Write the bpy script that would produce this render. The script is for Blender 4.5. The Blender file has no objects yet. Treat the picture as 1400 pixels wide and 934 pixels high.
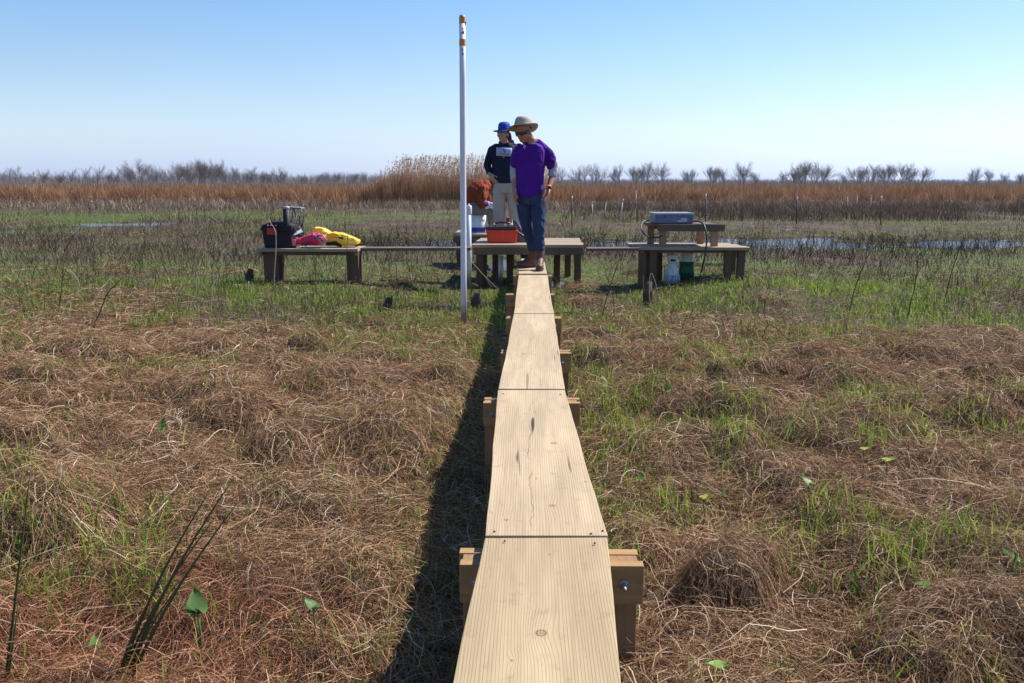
import bpy, bmesh, math, random
import numpy as np
from mathutils import Vector, Matrix
random.seed(7); rng = np.random.default_rng(11)
R = math.radians
sc = bpy.context.scene
COL = sc.collection
# ------------------------------------------------------------------ camera
F = 1200.0; W0, H0 = 1400.0, 934.0
CAMZ = 1.42
TH = math.atan(217.0/F); YAW = math.atan(25.0*math.cos(TH)/F)
cam_d = bpy.data.cameras.new('camera'); cam = bpy.data.objects.new('camera', cam_d); COL.objects.link(cam)
cam.location = (0, 0, CAMZ); cam.rotation_euler = (math.pi/2-TH, 0, YAW)
cam_d.sensor_width = 36; cam_d.lens = 36*F/W0; cam_d.clip_end = 9000; cam_d.clip_start = .05
sc.camera = cam
CM = cam.rotation_euler.to_matrix()
CP = Vector((0, 0, CAMZ))
def ray(px, py): return CM @ Vector(((px-W0/2)/F, -(py-H0/2)/F, -1))
def up(px, py, z=0.0):
    d = ray(px, py); return CP + d*((z-CAMZ)/d.z)
def at(px, py, Y):
    d = ray(px, py); return CP + d*(Y/d.y)
def proj(p):
    q = CM.transposed() @ (Vector(p)-CP); return (W0/2+F*q.x/-q.z, H0/2-F*q.y/-q.z)

# ------------------------------------------------------------------ object helpers
def tag(o, label=None, cat=None, group=None, kind=None):
    if label: o['label'] = label
    if cat: o['category'] = cat
    if group: o['group'] = group
    if kind: o['kind'] = kind
    return o
def thing(name, loc, label, cat, group=None, rz=0):
    o = bpy.data.objects.new(name, None); COL.objects.link(o); o.location = loc; o.rotation_euler = (0, 0, rz)
    o.empty_display_size = .1
    return tag(o, label, cat, group)
def link_mesh(name, me, m, parent=None, loc=(0, 0, 0)):
    o = bpy.data.objects.new(name, me); COL.objects.link(o)
    if m: me.materials.append(m)
    if parent: o.parent = parent
    else: o.location = loc
    return o
def orth(t):
    t = t.normalized(); a = Vector((0, 0, 1)) if abs(t.z) < .9 else Vector((1, 0, 0))
    u = t.cross(a).normalized(); return u, t.cross(u).normalized()
class MB:
    def __init__(s, org=(0, 0, 0)): s.v = []; s.f = []; s.sm = []; s.o = Vector(org); s.T = None
    def add(s, vs, fs, smooth=False):
        b = len(s.v)
        for p in vs:
            p = Vector(p)
            if s.T is not None: p = s.T @ p
            s.v.append(p)
        for f in fs: s.f.append([b+i for i in f]); s.sm.append(smooth)
        return s
    def box(s, c, size, rot=None, bev=0.0, taper=1.0):
        bm = bmesh.new(); bmesh.ops.create_cube(bm, size=1)
        for v in bm.verts:
            k = taper if v.co.z < 0 else 1
            v.co = Vector((v.co.x*size[0]*k, v.co.y*size[1]*k, v.co.z*size[2]))
        if bev: bmesh.ops.bevel(bm, geom=bm.edges[:], offset=bev, segments=2, profile=.6, affect='EDGES')
        M = Matrix.Translation(Vector(c)) @ (rot.to_4x4() if rot is not None else Matrix.Identity(4))
        s.add([M @ v.co for v in bm.verts], [[v.index for v in f.verts] for f in bm.faces]); bm.free(); return s
    def quadbox(s, q0, q1, q2, q3, z0, z1, bev=0.0, nseg=1, sag=0.0):
        # hexahedron from four plan corners (near-left, near-right, far-right, far-left)
        bm = bmesh.new(); rows = []
        for i in range(nseg+1):
            t = i/nseg; L = Vector(q0).lerp(Vector(q3), t); Rr = Vector(q1).lerp(Vector(q2), t)
            dz = -sag*math.sin(math.pi*t)
            if nseg > 5: L = L+Vector((random.uniform(-.0022, .0022), 0, 0)); Rr = Rr+Vector((random.uniform(-.0022, .0022), 0, 0)); dz += random.uniform(-.0008, .0008)
            rows.append([bm.verts.new((L.x, L.y, z1+dz)), bm.verts.new((Rr.x, Rr.y, z1+dz)), bm.verts.new((Rr.x, Rr.y, z0+dz)), bm.verts.new((L.x, L.y, z0+dz))])
        for a, b in zip(rows, rows[1:]):
            for k in range(4): bm.faces.new((a[k], a[(k+1) % 4], b[(k+1) % 4], b[k]))
        bm.faces.new(rows[0][::-1]); bm.faces.new(rows[-1])
        bmesh.ops.recalc_face_normals(bm, faces=bm.faces[:])
        if bev:
            ed = [e for e in bm.edges if len(e.link_faces) == 2 and e.calc_face_angle(0) > .5]
            bmesh.ops.bevel(bm, geom=ed, offset=bev, segments=2, profile=.6, affect='EDGES')
        bm.verts.index_update()
        s.add([v.co.copy() for v in bm.verts], [[v.index for v in f.verts] for f in bm.faces]); bm.free(); return s
    def tube(s, pts, rad, seg=8, cap=True):
        pts = [Vector(p) for p in pts]; n = len(pts)
        if not hasattr(rad, '__len__'): rad = [rad]*n
        vs = []; u = None
        for i, p in enumerate(pts):
            t = (pts[min(i+1, n-1)]-pts[max(i-1, 0)])
            if t.length < 1e-9: t = Vector((0, 0, 1))
            t.normalize()
            if u is None: u, w = orth(t)
            else:
                u = (u-t*u.dot(t)); u = u.normalized() if u.length > 1e-6 else orth(t)[0]
                w = t.cross(u)
            for k in range(seg):
                a = 2*math.pi*k/seg; vs.append(p+(u*math.cos(a)+w*math.sin(a))*rad[i])
        fs = [[i*seg+k, i*seg+(k+1) % seg, (i+1)*seg+(k+1) % seg, (i+1)*seg+k] for i in range(n-1) for k in range(seg)]
        if cap: fs += [list(range(seg))[::-1], [(n-1)*seg+k for k in range(seg)]]
        return s.add(vs, fs, seg > 4)
    def capsule(s, a, b, r1, r2, seg=14):
        a = Vector(a); b = Vector(b); t = (b-a).normalized()
        pts = []; rad = []
        for k in range(5): q = math.pi/2*k/5; pts.append(a-t*r1*math.cos(q)); rad.append(max(r1*math.sin(q), 1e-4))
        pts.append(a); rad.append(r1); pts.append(b); rad.append(r2)
        for k in range(4, -1, -1): q = math.pi/2*k/5; pts.append(b+t*r2*math.cos(q)); rad.append(max(r2*math.sin(q), 1e-4))
        return s.tube(pts, rad, seg)
    def chain(s, pts, rad, seg=14):
        for i in range(len(pts)-1): s.capsule(pts[i], pts[i+1], rad[i], rad[i+1], seg)
        return s
    def ell(s, c, r, rot=None, seg=20, rings=12, zmin=-1):
        c = Vector(c); vs = []; fs = []
        for i in range(rings+1):
            a = math.pi*i/rings
            for k in range(seg):
                b = 2*math.pi*k/seg; z = max(math.cos(a), zmin)
                p = Vector((r[0]*math.sin(a)*math.cos(b), r[1]*math.sin(a)*math.sin(b), r[2]*z))
                if i in (0, rings): p = Vector((r[0]*.01*math.cos(b), r[1]*.01*math.sin(b), r[2]*z))
                if rot is not None: p = rot @ p
                vs.append(c+p)
        fs = [[i*seg+k, (i+1)*seg+k, (i+1)*seg+(k+1) % seg, i*seg+(k+1) % seg] for i in range(rings) for k in range(seg)]
        fs += [list(range(seg)), [rings*seg+k for k in range(seg)][::-1]]
        return s.add(vs, fs, True)
    def loft(s, secs, seg=20, cap=True):
        # secs: (centre, rx, ry, yaw, [power])
        vs = []
        for sec in secs:
            c, rx, ry, yaw = sec[:4]; pw = sec[4] if len(sec) > 4 else 1
            for k in range(seg):
                a = 2*math.pi*k/seg; ca, sa = math.cos(a), math.sin(a)
                x = math.copysign(abs(ca)**pw, ca)*rx; y = math.copysign(abs(sa)**pw, sa)*ry
                vs.append(Vector(c)+Vector((x*math.cos(yaw)-y*math.sin(yaw), x*math.sin(yaw)+y*math.cos(yaw), 0)))
        n = len(secs)
        fs = [[i*seg+k, i*seg+(k+1) % seg, (i+1)*seg+(k+1) % seg, (i+1)*seg+k] for i in range(n-1) for k in range(seg)]
        if cap: fs += [list(range(seg))[::-1], [(n-1)*seg+k for k in range(seg)]]
        return s.add(vs, fs, True)
    def disc(s, c, n, r, seg=10, t=.004):
        c = Vector(c); n = Vector(n).normalized(); return s.tube([c-n*t*.5, c+n*t*.5], r, seg)
    def mesh(s, name):
        me = bpy.data.meshes.new(name); me.from_pydata([tuple(p-s.o) for p in s.v], [], s.f)
        bm = bmesh.new(); bm.from_mesh(me); bmesh.ops.recalc_face_normals(bm, faces=bm.faces[:]); bm.to_mesh(me); bm.free()
        me.polygons.foreach_set('use_smooth', s.sm); me.update(); return me
    def build(s, name, m, parent=None, loc=None):
        # world coordinates; parent (unrotated) or own origin is subtracted
        if parent is not None and loc is None:
            w = Vector((0, 0, 0)); q = parent
            while q is not None: w += q.location; q = q.parent
            s.o = w
            return link_mesh(name, s.mesh(name), m, parent)
        if loc is not None and parent is not None:
            o = link_mesh(name, s.mesh(name), m, parent); return o
        s.o = Vector(loc if loc is not None else (0, 0, 0))
        return link_mesh(name, s.mesh(name), m, None, s.o)
def remesh(mb, name, m, parent, voxel=.006, smooth=4, deform=None):
    """fuse overlapping closed volumes into one continuous skin"""
    w = Vector((0, 0, 0)); q = parent
    while q is not None: w += q.location; q = q.parent
    mb.o = w
    me = mb.mesh(name); o = bpy.data.objects.new(name, me); COL.objects.link(o)
    r = o.modifiers.new('r', 'REMESH'); r.mode = 'VOXEL'; r.voxel_size = voxel
    if smooth:
        k = o.modifiers.new('s', 'SMOOTH'); k.iterations = smooth; k.factor = .5
    dg = bpy.context.evaluated_depsgraph_get(); ev = o.evaluated_get(dg)
    me2 = bpy.data.meshes.new_from_object(ev, depsgraph=dg)
    bpy.data.objects.remove(o); bpy.data.meshes.remove(me)
    me2.name = name; me2.materials.clear()
    if deform:
        co = np.empty(len(me2.vertices)*3, np.float32); me2.vertices.foreach_get('co', co); co = co.reshape(-1, 3)
        co = deform(co+np.array(w, np.float32))-np.array(w, np.float32)
        me2.vertices.foreach_set('co', co.astype(np.float32).ravel())
    me2.polygons.foreach_set('use_smooth', [True]*len(me2.polygons)); me2.update()
    return link_mesh(name, me2, m, parent)

# ------------------------------------------------------------------ materials
class NT:
    def __init__(s, name):
        s.m = bpy.data.materials.new(name); s.m.use_nodes = True; s.t = s.m.node_tree; s.t.nodes.clear()
        s.out = s.t.nodes.new('ShaderNodeOutputMaterial')
    def n(s, typ, ins=None, **kw):
        q = s.t.nodes.new('ShaderNode'+typ)
        for k, v in kw.items(): setattr(q, k, v)
        for k, v in (ins or {}).items():
            if isinstance(v, bpy.types.NodeSocket): s.t.links.new(v, q.inputs[k])
            elif v is not None: q.inputs[k].default_value = v
        return q
    def math(s, op, a, b=None, c=None, clamp=False):
        i = {0: a}
        if b is not None: i[1] = b
        if c is not None: i[2] = c
        return s.n('Math', i, operation=op, use_clamp=clamp).outputs[0]
    def noise(s, vec, scale, detail=3, rough=.55, dist=0.0):
        return s.n('TexNoise', {'Vector': vec, 'Scale': scale, 'Detail': detail, 'Roughness': rough, 'Distortion': dist}).outputs['Fac']
    def obj(s): return s.n('TexCoord').outputs['Object']
    def pos(s): return s.n('NewGeometry').outputs['Position']
    def mapv(s, vec, scale=(1, 1, 1), rot=(0, 0, 0), loc=(0, 0, 0)):
        return s.n('Mapping', {'Vector': vec, 'Scale': scale, 'Rotation': rot, 'Location': loc}).outputs[0]
    def ramp(s, fac, stops, interp='LINEAR'):
        q = s.n('ValToRGB', {'Fac': fac}); cr = q.color_ramp; cr.interpolation = interp
        while len(cr.elements) > 1: cr.elements.remove(cr.elements[-1])
        cr.elements[0].position = stops[0][0]; cr.elements[0].color = (*stops[0][1], 1)
        for p, c in stops[1:]:
            e = cr.elements.new(p); e.color = (*c, 1)
        return q.outputs[0]
    def mix(s, fac, a, b, mode='MIX'):
        q = s.n('Mix', data_type='RGBA', blend_type=mode)
        for idx, v in ((0, fac), (6, a), (7, b)):
            if isinstance(v, bpy.types.NodeSocket): s.t.links.new(v, q.inputs[idx])
            else: q.inputs[idx].default_value = v if idx == 0 else (*v, 1) if len(v) == 3 else v
        return q.outputs[2]
    def bsdf(s, col, rough=.7, spec=.3, metal=0.0, bump=None, bstr=.3, bdist=.01, **kw):
        i = {'Base Color': col if isinstance(col, bpy.types.NodeSocket) else (*col, 1), 'Roughness': rough, 'Specular IOR Level': spec, 'Metallic': metal}
        i.update(kw)
        if bump is not None: i['Normal'] = s.n('Bump', {'Height': bump, 'Strength': bstr, 'Distance': bdist}).outputs[0]
        return s.n('BsdfPrincipled', i).outputs[0]
    def done(s, sh): s.t.links.new(sh, s.out.inputs['Surface']); return s.m
def plain(name, col, rough=.6, spec=.4, var=.25, scale=30, bump=.15, metal=0.0):
    t = NT(name); p = t.obj(); f = t.noise(p, scale, 4)
    g = t.noise(p, scale*.17, 3)
    dk = tuple(c*(1-var) for c in col); lt = tuple(min(c*(1+var), 1) for c in col)
    c = t.mix(t.math('MULTIPLY_ADD', t.math('ADD', f, g), 1.4, -.9, clamp=True), dk, lt)
    return t.done(t.bsdf(c, t.math('MULTIPLY_ADD', g, .3, rough-.15), spec, metal, f, bump, .004))
def fabric(name, col, var=.2, fold=.5, scale=9):
    t = NT(name); p = t.obj()
    w = t.noise(p, 420, 2); fo = t.noise(t.mapv(p, (1.3, 1, .45), (.3, .35, .4)), scale, 2, .45, .9)
    c = t.mix(t.math('MULTIPLY_ADD', t.noise(p, 6, 3), 1.6, -.3, clamp=True), tuple(x*(1-var) for x in col), tuple(min(1, x*(1+var)) for x in col))
    rg = t.noise(t.mapv(p, (1.4, 1, .5), (.5, -.4, -.5)), scale*.8, 1, .4, 1.2)
    rg = t.math('POWER', t.math('SUBTRACT', 1.0, t.math('ABSOLUTE', t.math('MULTIPLY_ADD', rg, 2.0, -1.0)), clamp=True), 5.0)
    b = t.math('ADD', t.math('ADD', fo, t.math('MULTIPLY', rg, .45)), t.math('MULTIPLY', w, .03))
    return t.done(t.bsdf(c, .85, .2, 0.0, b, fold*.8, .035))
def wood(name, axis='Y', light=(.50, .37, .23), dark=(.30, .19, .10), grey=0.0, freq=26.0, knots=(), stains=.4, seed=0.0, green=0.0, cracks=.5):
    """sawn lumber: growth rings as contours of a warped field that bulges round the knots"""
    t = NT(name); p = t.obj()
    rot = {'Y': (0, 0, 0), 'X': (0, 0, math.pi/2), 'Z': (math.pi/2, 0, 0)}[axis]
    p = t.mapv(p, (1, 1, 1), rot, (seed*1.3, seed*3.1, seed)) if not knots else p
    sep = t.n('SeparateXYZ', {0: p}); x, y = sep.outputs[0], sep.outputs[1]
    sl = t.mapv(p, (1, .055, 1)); warp = t.noise(sl, 7, 3, .5)
    wob = t.noise(t.mapv(p, (1, .35, 1)), 3.0, 2)
    ph = t.math('ADD', t.math('MULTIPLY', x, freq), t.math('MULTIPLY', warp, 3.2))
    ph = t.math('ADD', ph, t.math('MULTIPLY', wob, 1.6))
    knotmask = None
    for (kx, ky, kr, amp) in knots:
        dx = t.math('DIVIDE', t.math('SUBTRACT', x, kx), kr); dy = t.math('DIVIDE', t.math('SUBTRACT', y, ky), kr)
        e1 = t.math('ADD', t.math('MULTIPLY', t.math('MULTIPLY', dx, dx), .10), t.math('MULTIPLY', t.math('MULTIPLY', dy, dy), .018))
        g = t.math('EXPONENT', t.math('MULTIPLY', e1, -1.0))
        ph = t.math('ADD', ph, t.math('MULTIPLY', g, amp))
        rr = t.math('SQRT', t.math('ADD', t.math('MULTIPLY', t.math('MULTIPLY', dx, dx), 1.0), t.math('MULTIPLY', t.math('MULTIPLY', dy, dy), .8)))
        rr = t.math('ADD', rr, t.math('MULTIPLY_ADD', t.noise(p, 45, 2), .5, -.25))
        ring = t.math('SUBTRACT', 1.15, t.math('MULTIPLY', t.math('ABSOLUTE', t.math('SUBTRACT', rr, 1.0)), 3.6), clamp=True)
        core = t.math('SUBTRACT', 1.25, rr, clamp=True)
        km = t.math('MAXIMUM', t.math('MULTIPLY', ring, .95), t.math('MULTIPLY', core, .5))
        knotmask = km if knotmask is None else t.math('MAXIMUM', knotmask, km)
    fr = t.math('FRACT', ph)
    tri = t.math('POWER', fr, 2.2)
    edge = t.math('MULTIPLY', t.math('SUBTRACT', 1.0, fr), 8.0, clamp=True)
    rings = t.math('MULTIPLY', tri, edge)
    ringamt = t.math('MULTIPLY', rings, t.math('MULTIPLY_ADD', t.noise(t.mapv(p, (1, .12, 1)), 5, 2), 1.5, -.1, clamp=True))
    fine = t.noise(t.mapv(p, (1, .02, 1)), 190, 3, .7)
    c = t.mix(t.math('MULTIPLY', ringamt, .85, clamp=True), light, dark)
    c = t.mix(t.math('MULTIPLY_ADD', fine, 1.7, -.55, clamp=True), c, tuple(a*.60 for a in light))
    c = t.mix(t.math('MULTIPLY_ADD', t.noise(t.mapv(p, (1, .05, 1), loc=(9, 0, 0)), 38, 3, .6), 2.4, -1.05, clamp=True), c, tuple(a*.66 for a in light))
    c = t.mix(t.math('MULTIPLY_ADD', t.noise(t.mapv(p, (1, .10, 1), loc=(5, 2, 0)), 12, 3, .6), 2.4, -1.1, clamp=True), c, tuple(min(1, a*b) for a, b in zip(light, (1.12, 1.13, 1.16))))
    blot = t.math('MULTIPLY_ADD', t.noise(t.mapv(p, (1, .45, 1)), 6.5, 5, .65), 3.2, -1.55, clamp=True)
    chk = t.math('ABSOLUTE', t.math('ADD', x, t.math('MULTIPLY_ADD', t.noise(t.mapv(p, (1, .5, 1)), 4, 4, .7), .09, -.050)))
    chm = t.math('MULTIPLY', t.math('SUBTRACT', 1.0, t.math('MULTIPLY', chk, 420.0), clamp=True), t.math('MULTIPLY', t.math('SUBTRACT', t.noise(t.mapv(p, (.2, 1, 1)), 2.6, 2), .47), 10.0, clamp=True))
    c = t.mix(t.math('MULTIPLY', chm, cracks), c, (.07, .05, .035))
    c = t.mix(t.math('MULTIPLY', blot, stains), c, tuple(a*.66 for a in light))
    if grey: c = t.mix(t.math('MULTIPLY', t.noise(p, 2.2, 4), grey*1.6, clamp=True), c, (.23, .20, .175))
    if green: c = t.mix(t.math('MULTIPLY', t.noise(p, 1.7, 3), green, clamp=True), c, (.19, .2, .10))
    # drying checks: short dark lines along the grain
    ck = t.noise(t.mapv(p, (1, .045, 1), loc=(3+seed, 1, 2)), 34, 1, .4)
    ckm = t.math('MULTIPLY', t.math('SUBTRACT', ck, .73), 22.0, clamp=True)
    c = t.mix(t.math('MULTIPLY', ckm, cracks), c, (.06, .045, .03))
    spot = t.n('TexVoronoi', {'Vector': t.mapv(p, (1, .6, 1), loc=(seed, seed, 0)), 'Scale': 9.0, 'Randomness': 1.0}).outputs['Distance']
    sm = t.math('MULTIPLY', t.math('SUBTRACT', .055, spot), 40.0, clamp=True)
    c = t.mix(t.math('MULTIPLY', sm, .55), c, (.10, .08, .06))
    dirt = t.math('MULTIPLY', t.math('SUBTRACT', t.noise(t.mapv(p, (1, .8, 1), loc=(seed*2, 4, 0)), 16, 5, .7), .565), 7.0, clamp=True)
    c = t.mix(t.math('MULTIPLY', dirt, stains*.9), c, tuple(a*.48 for a in light))
    if knotmask is not None: c = t.mix(knotmask, c, (.13, .08, .045))
    h = t.math('ADD', t.math('MULTIPLY', rings, -.5), t.math('ADD', t.math('MULTIPLY', fine, .5), t.math('MULTIPLY', ckm, -1.5)))
    return t.done(t.bsdf(c, .78, .25, 0.0, h, .55, .0025))

def leafmat(name, stops, trans=.25, patch=None, rough=.6):
    t = NT(name); a = t.n('Attribute', attribute_name='rnd').outputs['Fac']
    c = t.ramp(a, stops)
    if patch: c = patch(t, c)
    d = t.n('BsdfPrincipled', {'Base Color': c, 'Roughness': rough, 'Specular IOR Level': .25}).outputs[0]
    if trans:
        tr = t.n('BsdfTranslucent', {'Color': c}).outputs[0]
        d = t.n('MixShader', {0: trans, 1: d, 2: tr}).outputs[0]
    return t.done(d)
NTH = 420000; NGR = 160000; NLT = 90000; NRD = 60000
SKY_DUST = .3; SKY_OZ = 2.2; SKY_STR = .108; HAZE = .00018; EXPO = .66; SUN_E = 5.0; SKY_HZ = .92; SKY_HC = (.53, .655, .96); SKY_SAT = 1.28
# ------------------------------------------------------------------ terrain field
_lat = rng.random((64, 64))
def vnoise(x, y, s, ox=0.0, oy=0.0):
    x = np.asarray(x, float)/s+ox; y = np.asarray(y, float)/s+oy
    xi = np.floor(x).astype(int); yi = np.floor(y).astype(int); fx = x-xi; fy = y-yi
    fx = fx*fx*(3-2*fx); fy = fy*fy*(3-2*fy)
    a = _lat[xi % 64, yi % 64]; b = _lat[(xi+1) % 64, yi % 64]; c = _lat[xi % 64, (yi+1) % 64]; d = _lat[(xi+1) % 64, (yi+1) % 64]
    return (a*(1-fx)+b*fx)*(1-fy)+(c*(1-fx)+d*fx)*fy
def fbm(x, y, s, o=4, ox=0.0, g=.5):
    r = 0; a = 1; t = 0
    for i in range(o): r = r+a*vnoise(x, y, s/2**i, ox+i*7.3, ox*1.7+i*3.1); t += a; a *= g
    return r/t
def sstep(a, b, x):
    t = np.clip((x-a)/(b-a), 0, 1); return t*t*(3-2*t)
WATER_Z = .035
_zones = []   # (cx, cy, rx, ry)
def zone_px(x0, x1, y0, y1):
    a = up(x0, (y0+y1)/2, WATER_Z); b = up(x1, (y0+y1)/2, WATER_Z); n = up((x0+x1)/2, y1, WATER_Z); f = up((x0+x1)/2, y0, WATER_Z)
    _zones.append(((a.x+b.x)/2, (n.y+f.y)/2, (b.x-a.x)/2, max((f.y-n.y)/2, .15)))
for z in ((95, 240, 304, 311), (-60, 20, 315, 321), (300, 350, 344, 351), (530, 660, 329, 341), (640, 700, 331, 339), (790, 960, 329, 345), (930, 1240, 326, 341), (1180, 1480, 327, 342),
          (905, 990, 366, 380), (735, 775, 384, 392), (668, 706, 352, 372), (850, 880, 374, 380), (1030, 1100, 312, 316), (430, 560, 333, 338)): zone_px(*z)
def wetness(x, y):
    w = np.full(np.shape(x), -1.2)
    for cx, cy, rx, ry in _zones:
        d = ((x-cx)/rx)**2+((y-cy)/ry)**2
        w = np.maximum(w, 1-d)
    w = np.clip(w, -1.2, 1)+(fbm(x*.8, y*2.4, 1.0, 5, 3.3, .7)-.5)*3.2
    return sstep(-.10, .25, w)
# brown thatch mounds
_mounds = []
for gy in np.arange(1.2, 13.5, .47):
    for gx in np.arange(-9.5, 9.5, .52):
        jx = gx+rng.uniform(-.3, .3); jy = gy+rng.uniform(-.3, .3)
        if abs(jx-.0) < .3: continue
        p = .72 if jy < 6.0 else .55 if jy < 7.8 else .2 if jy < 9 else .06
        if rng.random() > p: continue
        _mounds.append((jx, jy, rng.uniform(.17, .44), rng.uniform(.05, .17)*(1 if jy < 6 else .75 if jy < 7.2 else .42)))
_GX0, _GY0, _ST = -14.0, .6, .03
_nx, _ny = int(28/_ST), int(17.4/_ST)
_gx = _GX0+np.arange(_nx)*_ST; _gy = _GY0+np.arange(_ny)*_ST
_X, _Y = np.meshgrid(_gx, _gy, indexing='ij')
_M = np.zeros_like(_X)
_wx = _X+(fbm(_X, _Y, .35, 3, 9.1)-.5)*.35; _wy = _Y+(fbm(_X, _Y, .35, 3, 19.1)-.5)*.35
for mx, my, mr, mh in _mounds:
    i0 = max(int((mx-mr*1.5-_GX0)/_ST), 0); i1 = min(int((mx+mr*1.5-_GX0)/_ST)+1, _nx)
    j0 = max(int((my-mr*1.5-_GY0)/_ST), 0); j1 = min(int((my+mr*1.5-_GY0)/_ST)+1, _ny)
    if i0 >= i1 or j0 >= j1: continue
    d2 = ((_wx[i0:i1, j0:j1]-mx)**2+((_wy[i0:i1, j0:j1]-my)*1.15)**2)/mr**2
    _M[i0:i1, j0:j1] = np.maximum(_M[i0:i1, j0:j1], mh*np.clip(1-d2, 0, 1)**.8)
def base_h(x, y):
    b = .06+.05*(fbm(x, y, 3.0, 3, 1.2)-.5)
    side = sstep(1.0, 2.6, np.abs(x-.1))
    b = b+.11*side*sstep(8.2, 10.2, y)*(1-sstep(12.5, 16, y))
    b = b-.03*(1-side)*sstep(8.5, 10, y)*(1-sstep(13, 15, y))
    return b
_Hn = base_h(_X, _Y)+_M+.05*(fbm(_X, _Y, .5, 4, 5.5)-.5)*sstep(12, 6, _Y)+.10*(fbm(_X, _Y, .24, 2, 8.5)-.5)*sstep(9, 7, _Y)+.012
_trench = np.exp(-((_X+.16)/.40)**2)*(1-sstep(8, 10, _Y))
_Hn = _Hn*(1-.8*_trench)-.02*_trench
_wt = wetness(_X, _Y); _Hn = _Hn*(1-_wt)+(-.04)*_wt
def field(G, x, y):
    u = np.clip((x-_GX0)/_ST, 0, _nx-1.001); v = np.clip((y-_GY0)/_ST, 0, _ny-1.001)
    i = u.astype(int); j = v.astype(int); fu = u-i; fv = v-j
    return (G[i, j]*(1-fu)+G[i+1, j]*fu)*(1-fv)+(G[i, j+1]*(1-fu)+G[i+1, j+1]*fu)*fv
def far_h(x, y):
    w = wetness(x, y)
    h = .07+.07*(fbm(x, y, 1.8, 4, 1.2)-.5)
    return h*(1-w)-.04*w
def H(x, y):
    x = np.asarray(x, float); y = np.asarray(y, float)
    near = field(_Hn, x, y); k = sstep(14.5, 17, y)*1.0
    k = np.maximum(k, sstep(12.5, 13.6, np.abs(x)))
    k = np.where(y < .7, 1, k)
    return near*(1-k)+far_h(x, y)*k
def h1(x, y): return float(H(np.array([x]), np.array([y]))[0])

def fast_mesh(name, V, Q, mat, rnd=None, smooth=False):
    me = bpy.data.meshes.new(name); nq, k = Q.shape
    me.vertices.add(len(V)); me.vertices.foreach_set('co', V.astype(np.float32).ravel())
    me.loops.add(nq*k); me.loops.foreach_set('vertex_index', Q.astype(np.int32).ravel())
    me.polygons.add(nq); me.polygons.foreach_set('loop_start', np.arange(0, nq*k, k, dtype=np.int32))
    me.polygons.foreach_set('use_smooth', np.full(nq, smooth))
    if rnd is not None:
        a = me.attributes.new('rnd', 'FLOAT', 'POINT'); a.data.foreach_set('value', rnd.astype(np.float32))
    me.update(calc_edges=True); me.materials.append(mat)
    return me
def ribbons(P, Wd, S, rnd):
    """P (n,k,3) centre lines, Wd (n,k) half widths, S (n,3) side vectors -> verts, quads, rnd"""
    n, k, _ = P.shape
    V = np.empty((n, k, 2, 3)); off = S[:, None, :]*Wd[:, :, None]
    V[:, :, 0] = P-off; V[:, :, 1] = P+off
    b = (np.arange(n)*k*2)[:, None]+np.arange(k-1)[None]*2
    Q = np.stack([b, b+1, b+3, b+2], -1).reshape(-1, 4)
    return V.reshape(-1, 3), Q, np.repeat(rnd, k*2)
class Acc:
    def __init__(s): s.V = []; s.Q = []; s.R = []; s.n = 0
    def add(s, vqr):
        V, Q, r = vqr; s.V.append(V); s.Q.append(Q+s.n); s.R.append(r); s.n += len(V)
    def build(s, name, mat, label, cat):
        me = fast_mesh(name, np.concatenate(s.V), np.concatenate(s.Q), mat, np.concatenate(s.R))
        o = bpy.data.objects.new(name, me); COL.objects.link(o); return tag(o, label, cat, kind='stuff')
def unit(a): return a/np.maximum(np.linalg.norm(a, axis=-1, keepdims=True), 1e-9)
def blades(x, y, hgt, width, lean, rnd, k=4, az=None, z0=None, droop=.35):
    n = len(x); az = rng.uniform(0, 2*np.pi, n) if az is None else az
    t = np.linspace(0, 1, k)[None]
    z = H(x, y) if z0 is None else z0
    hor = hgt[:, None]*lean[:, None]*(t**1.6)
    ver = hgt[:, None]*(t-droop*lean[:, None]*t**2.2)
    P = np.stack([x[:, None]+np.cos(az)[:, None]*hor, y[:, None]+np.sin(az)[:, None]*hor, (z-.01)[:, None]+ver], -1)
    fa = rng.uniform(0, 2*np.pi, n); S = np.stack([np.cos(fa), np.sin(fa), np.zeros(n)], -1)
    Wd = width[:, None]*.5*np.maximum(1-t**2.2, .06)
    return ribbons(P, Wd, S, rnd)
def sample(n, y0, y1, half=.78, p=1.0, xmin=.6):
    """positions in the wedge in front of the camera, density per m2 ~ y^-p"""
    u = rng.random(n); e = 2-p
    y = (y0**e+u*(y1**e-y0**e))**(1/e) if abs(e) > 1e-3 else y0*(y1/y0)**u
    x = rng.uniform(-1, 1, n)*(y*half+xmin)
    return x, y
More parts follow.
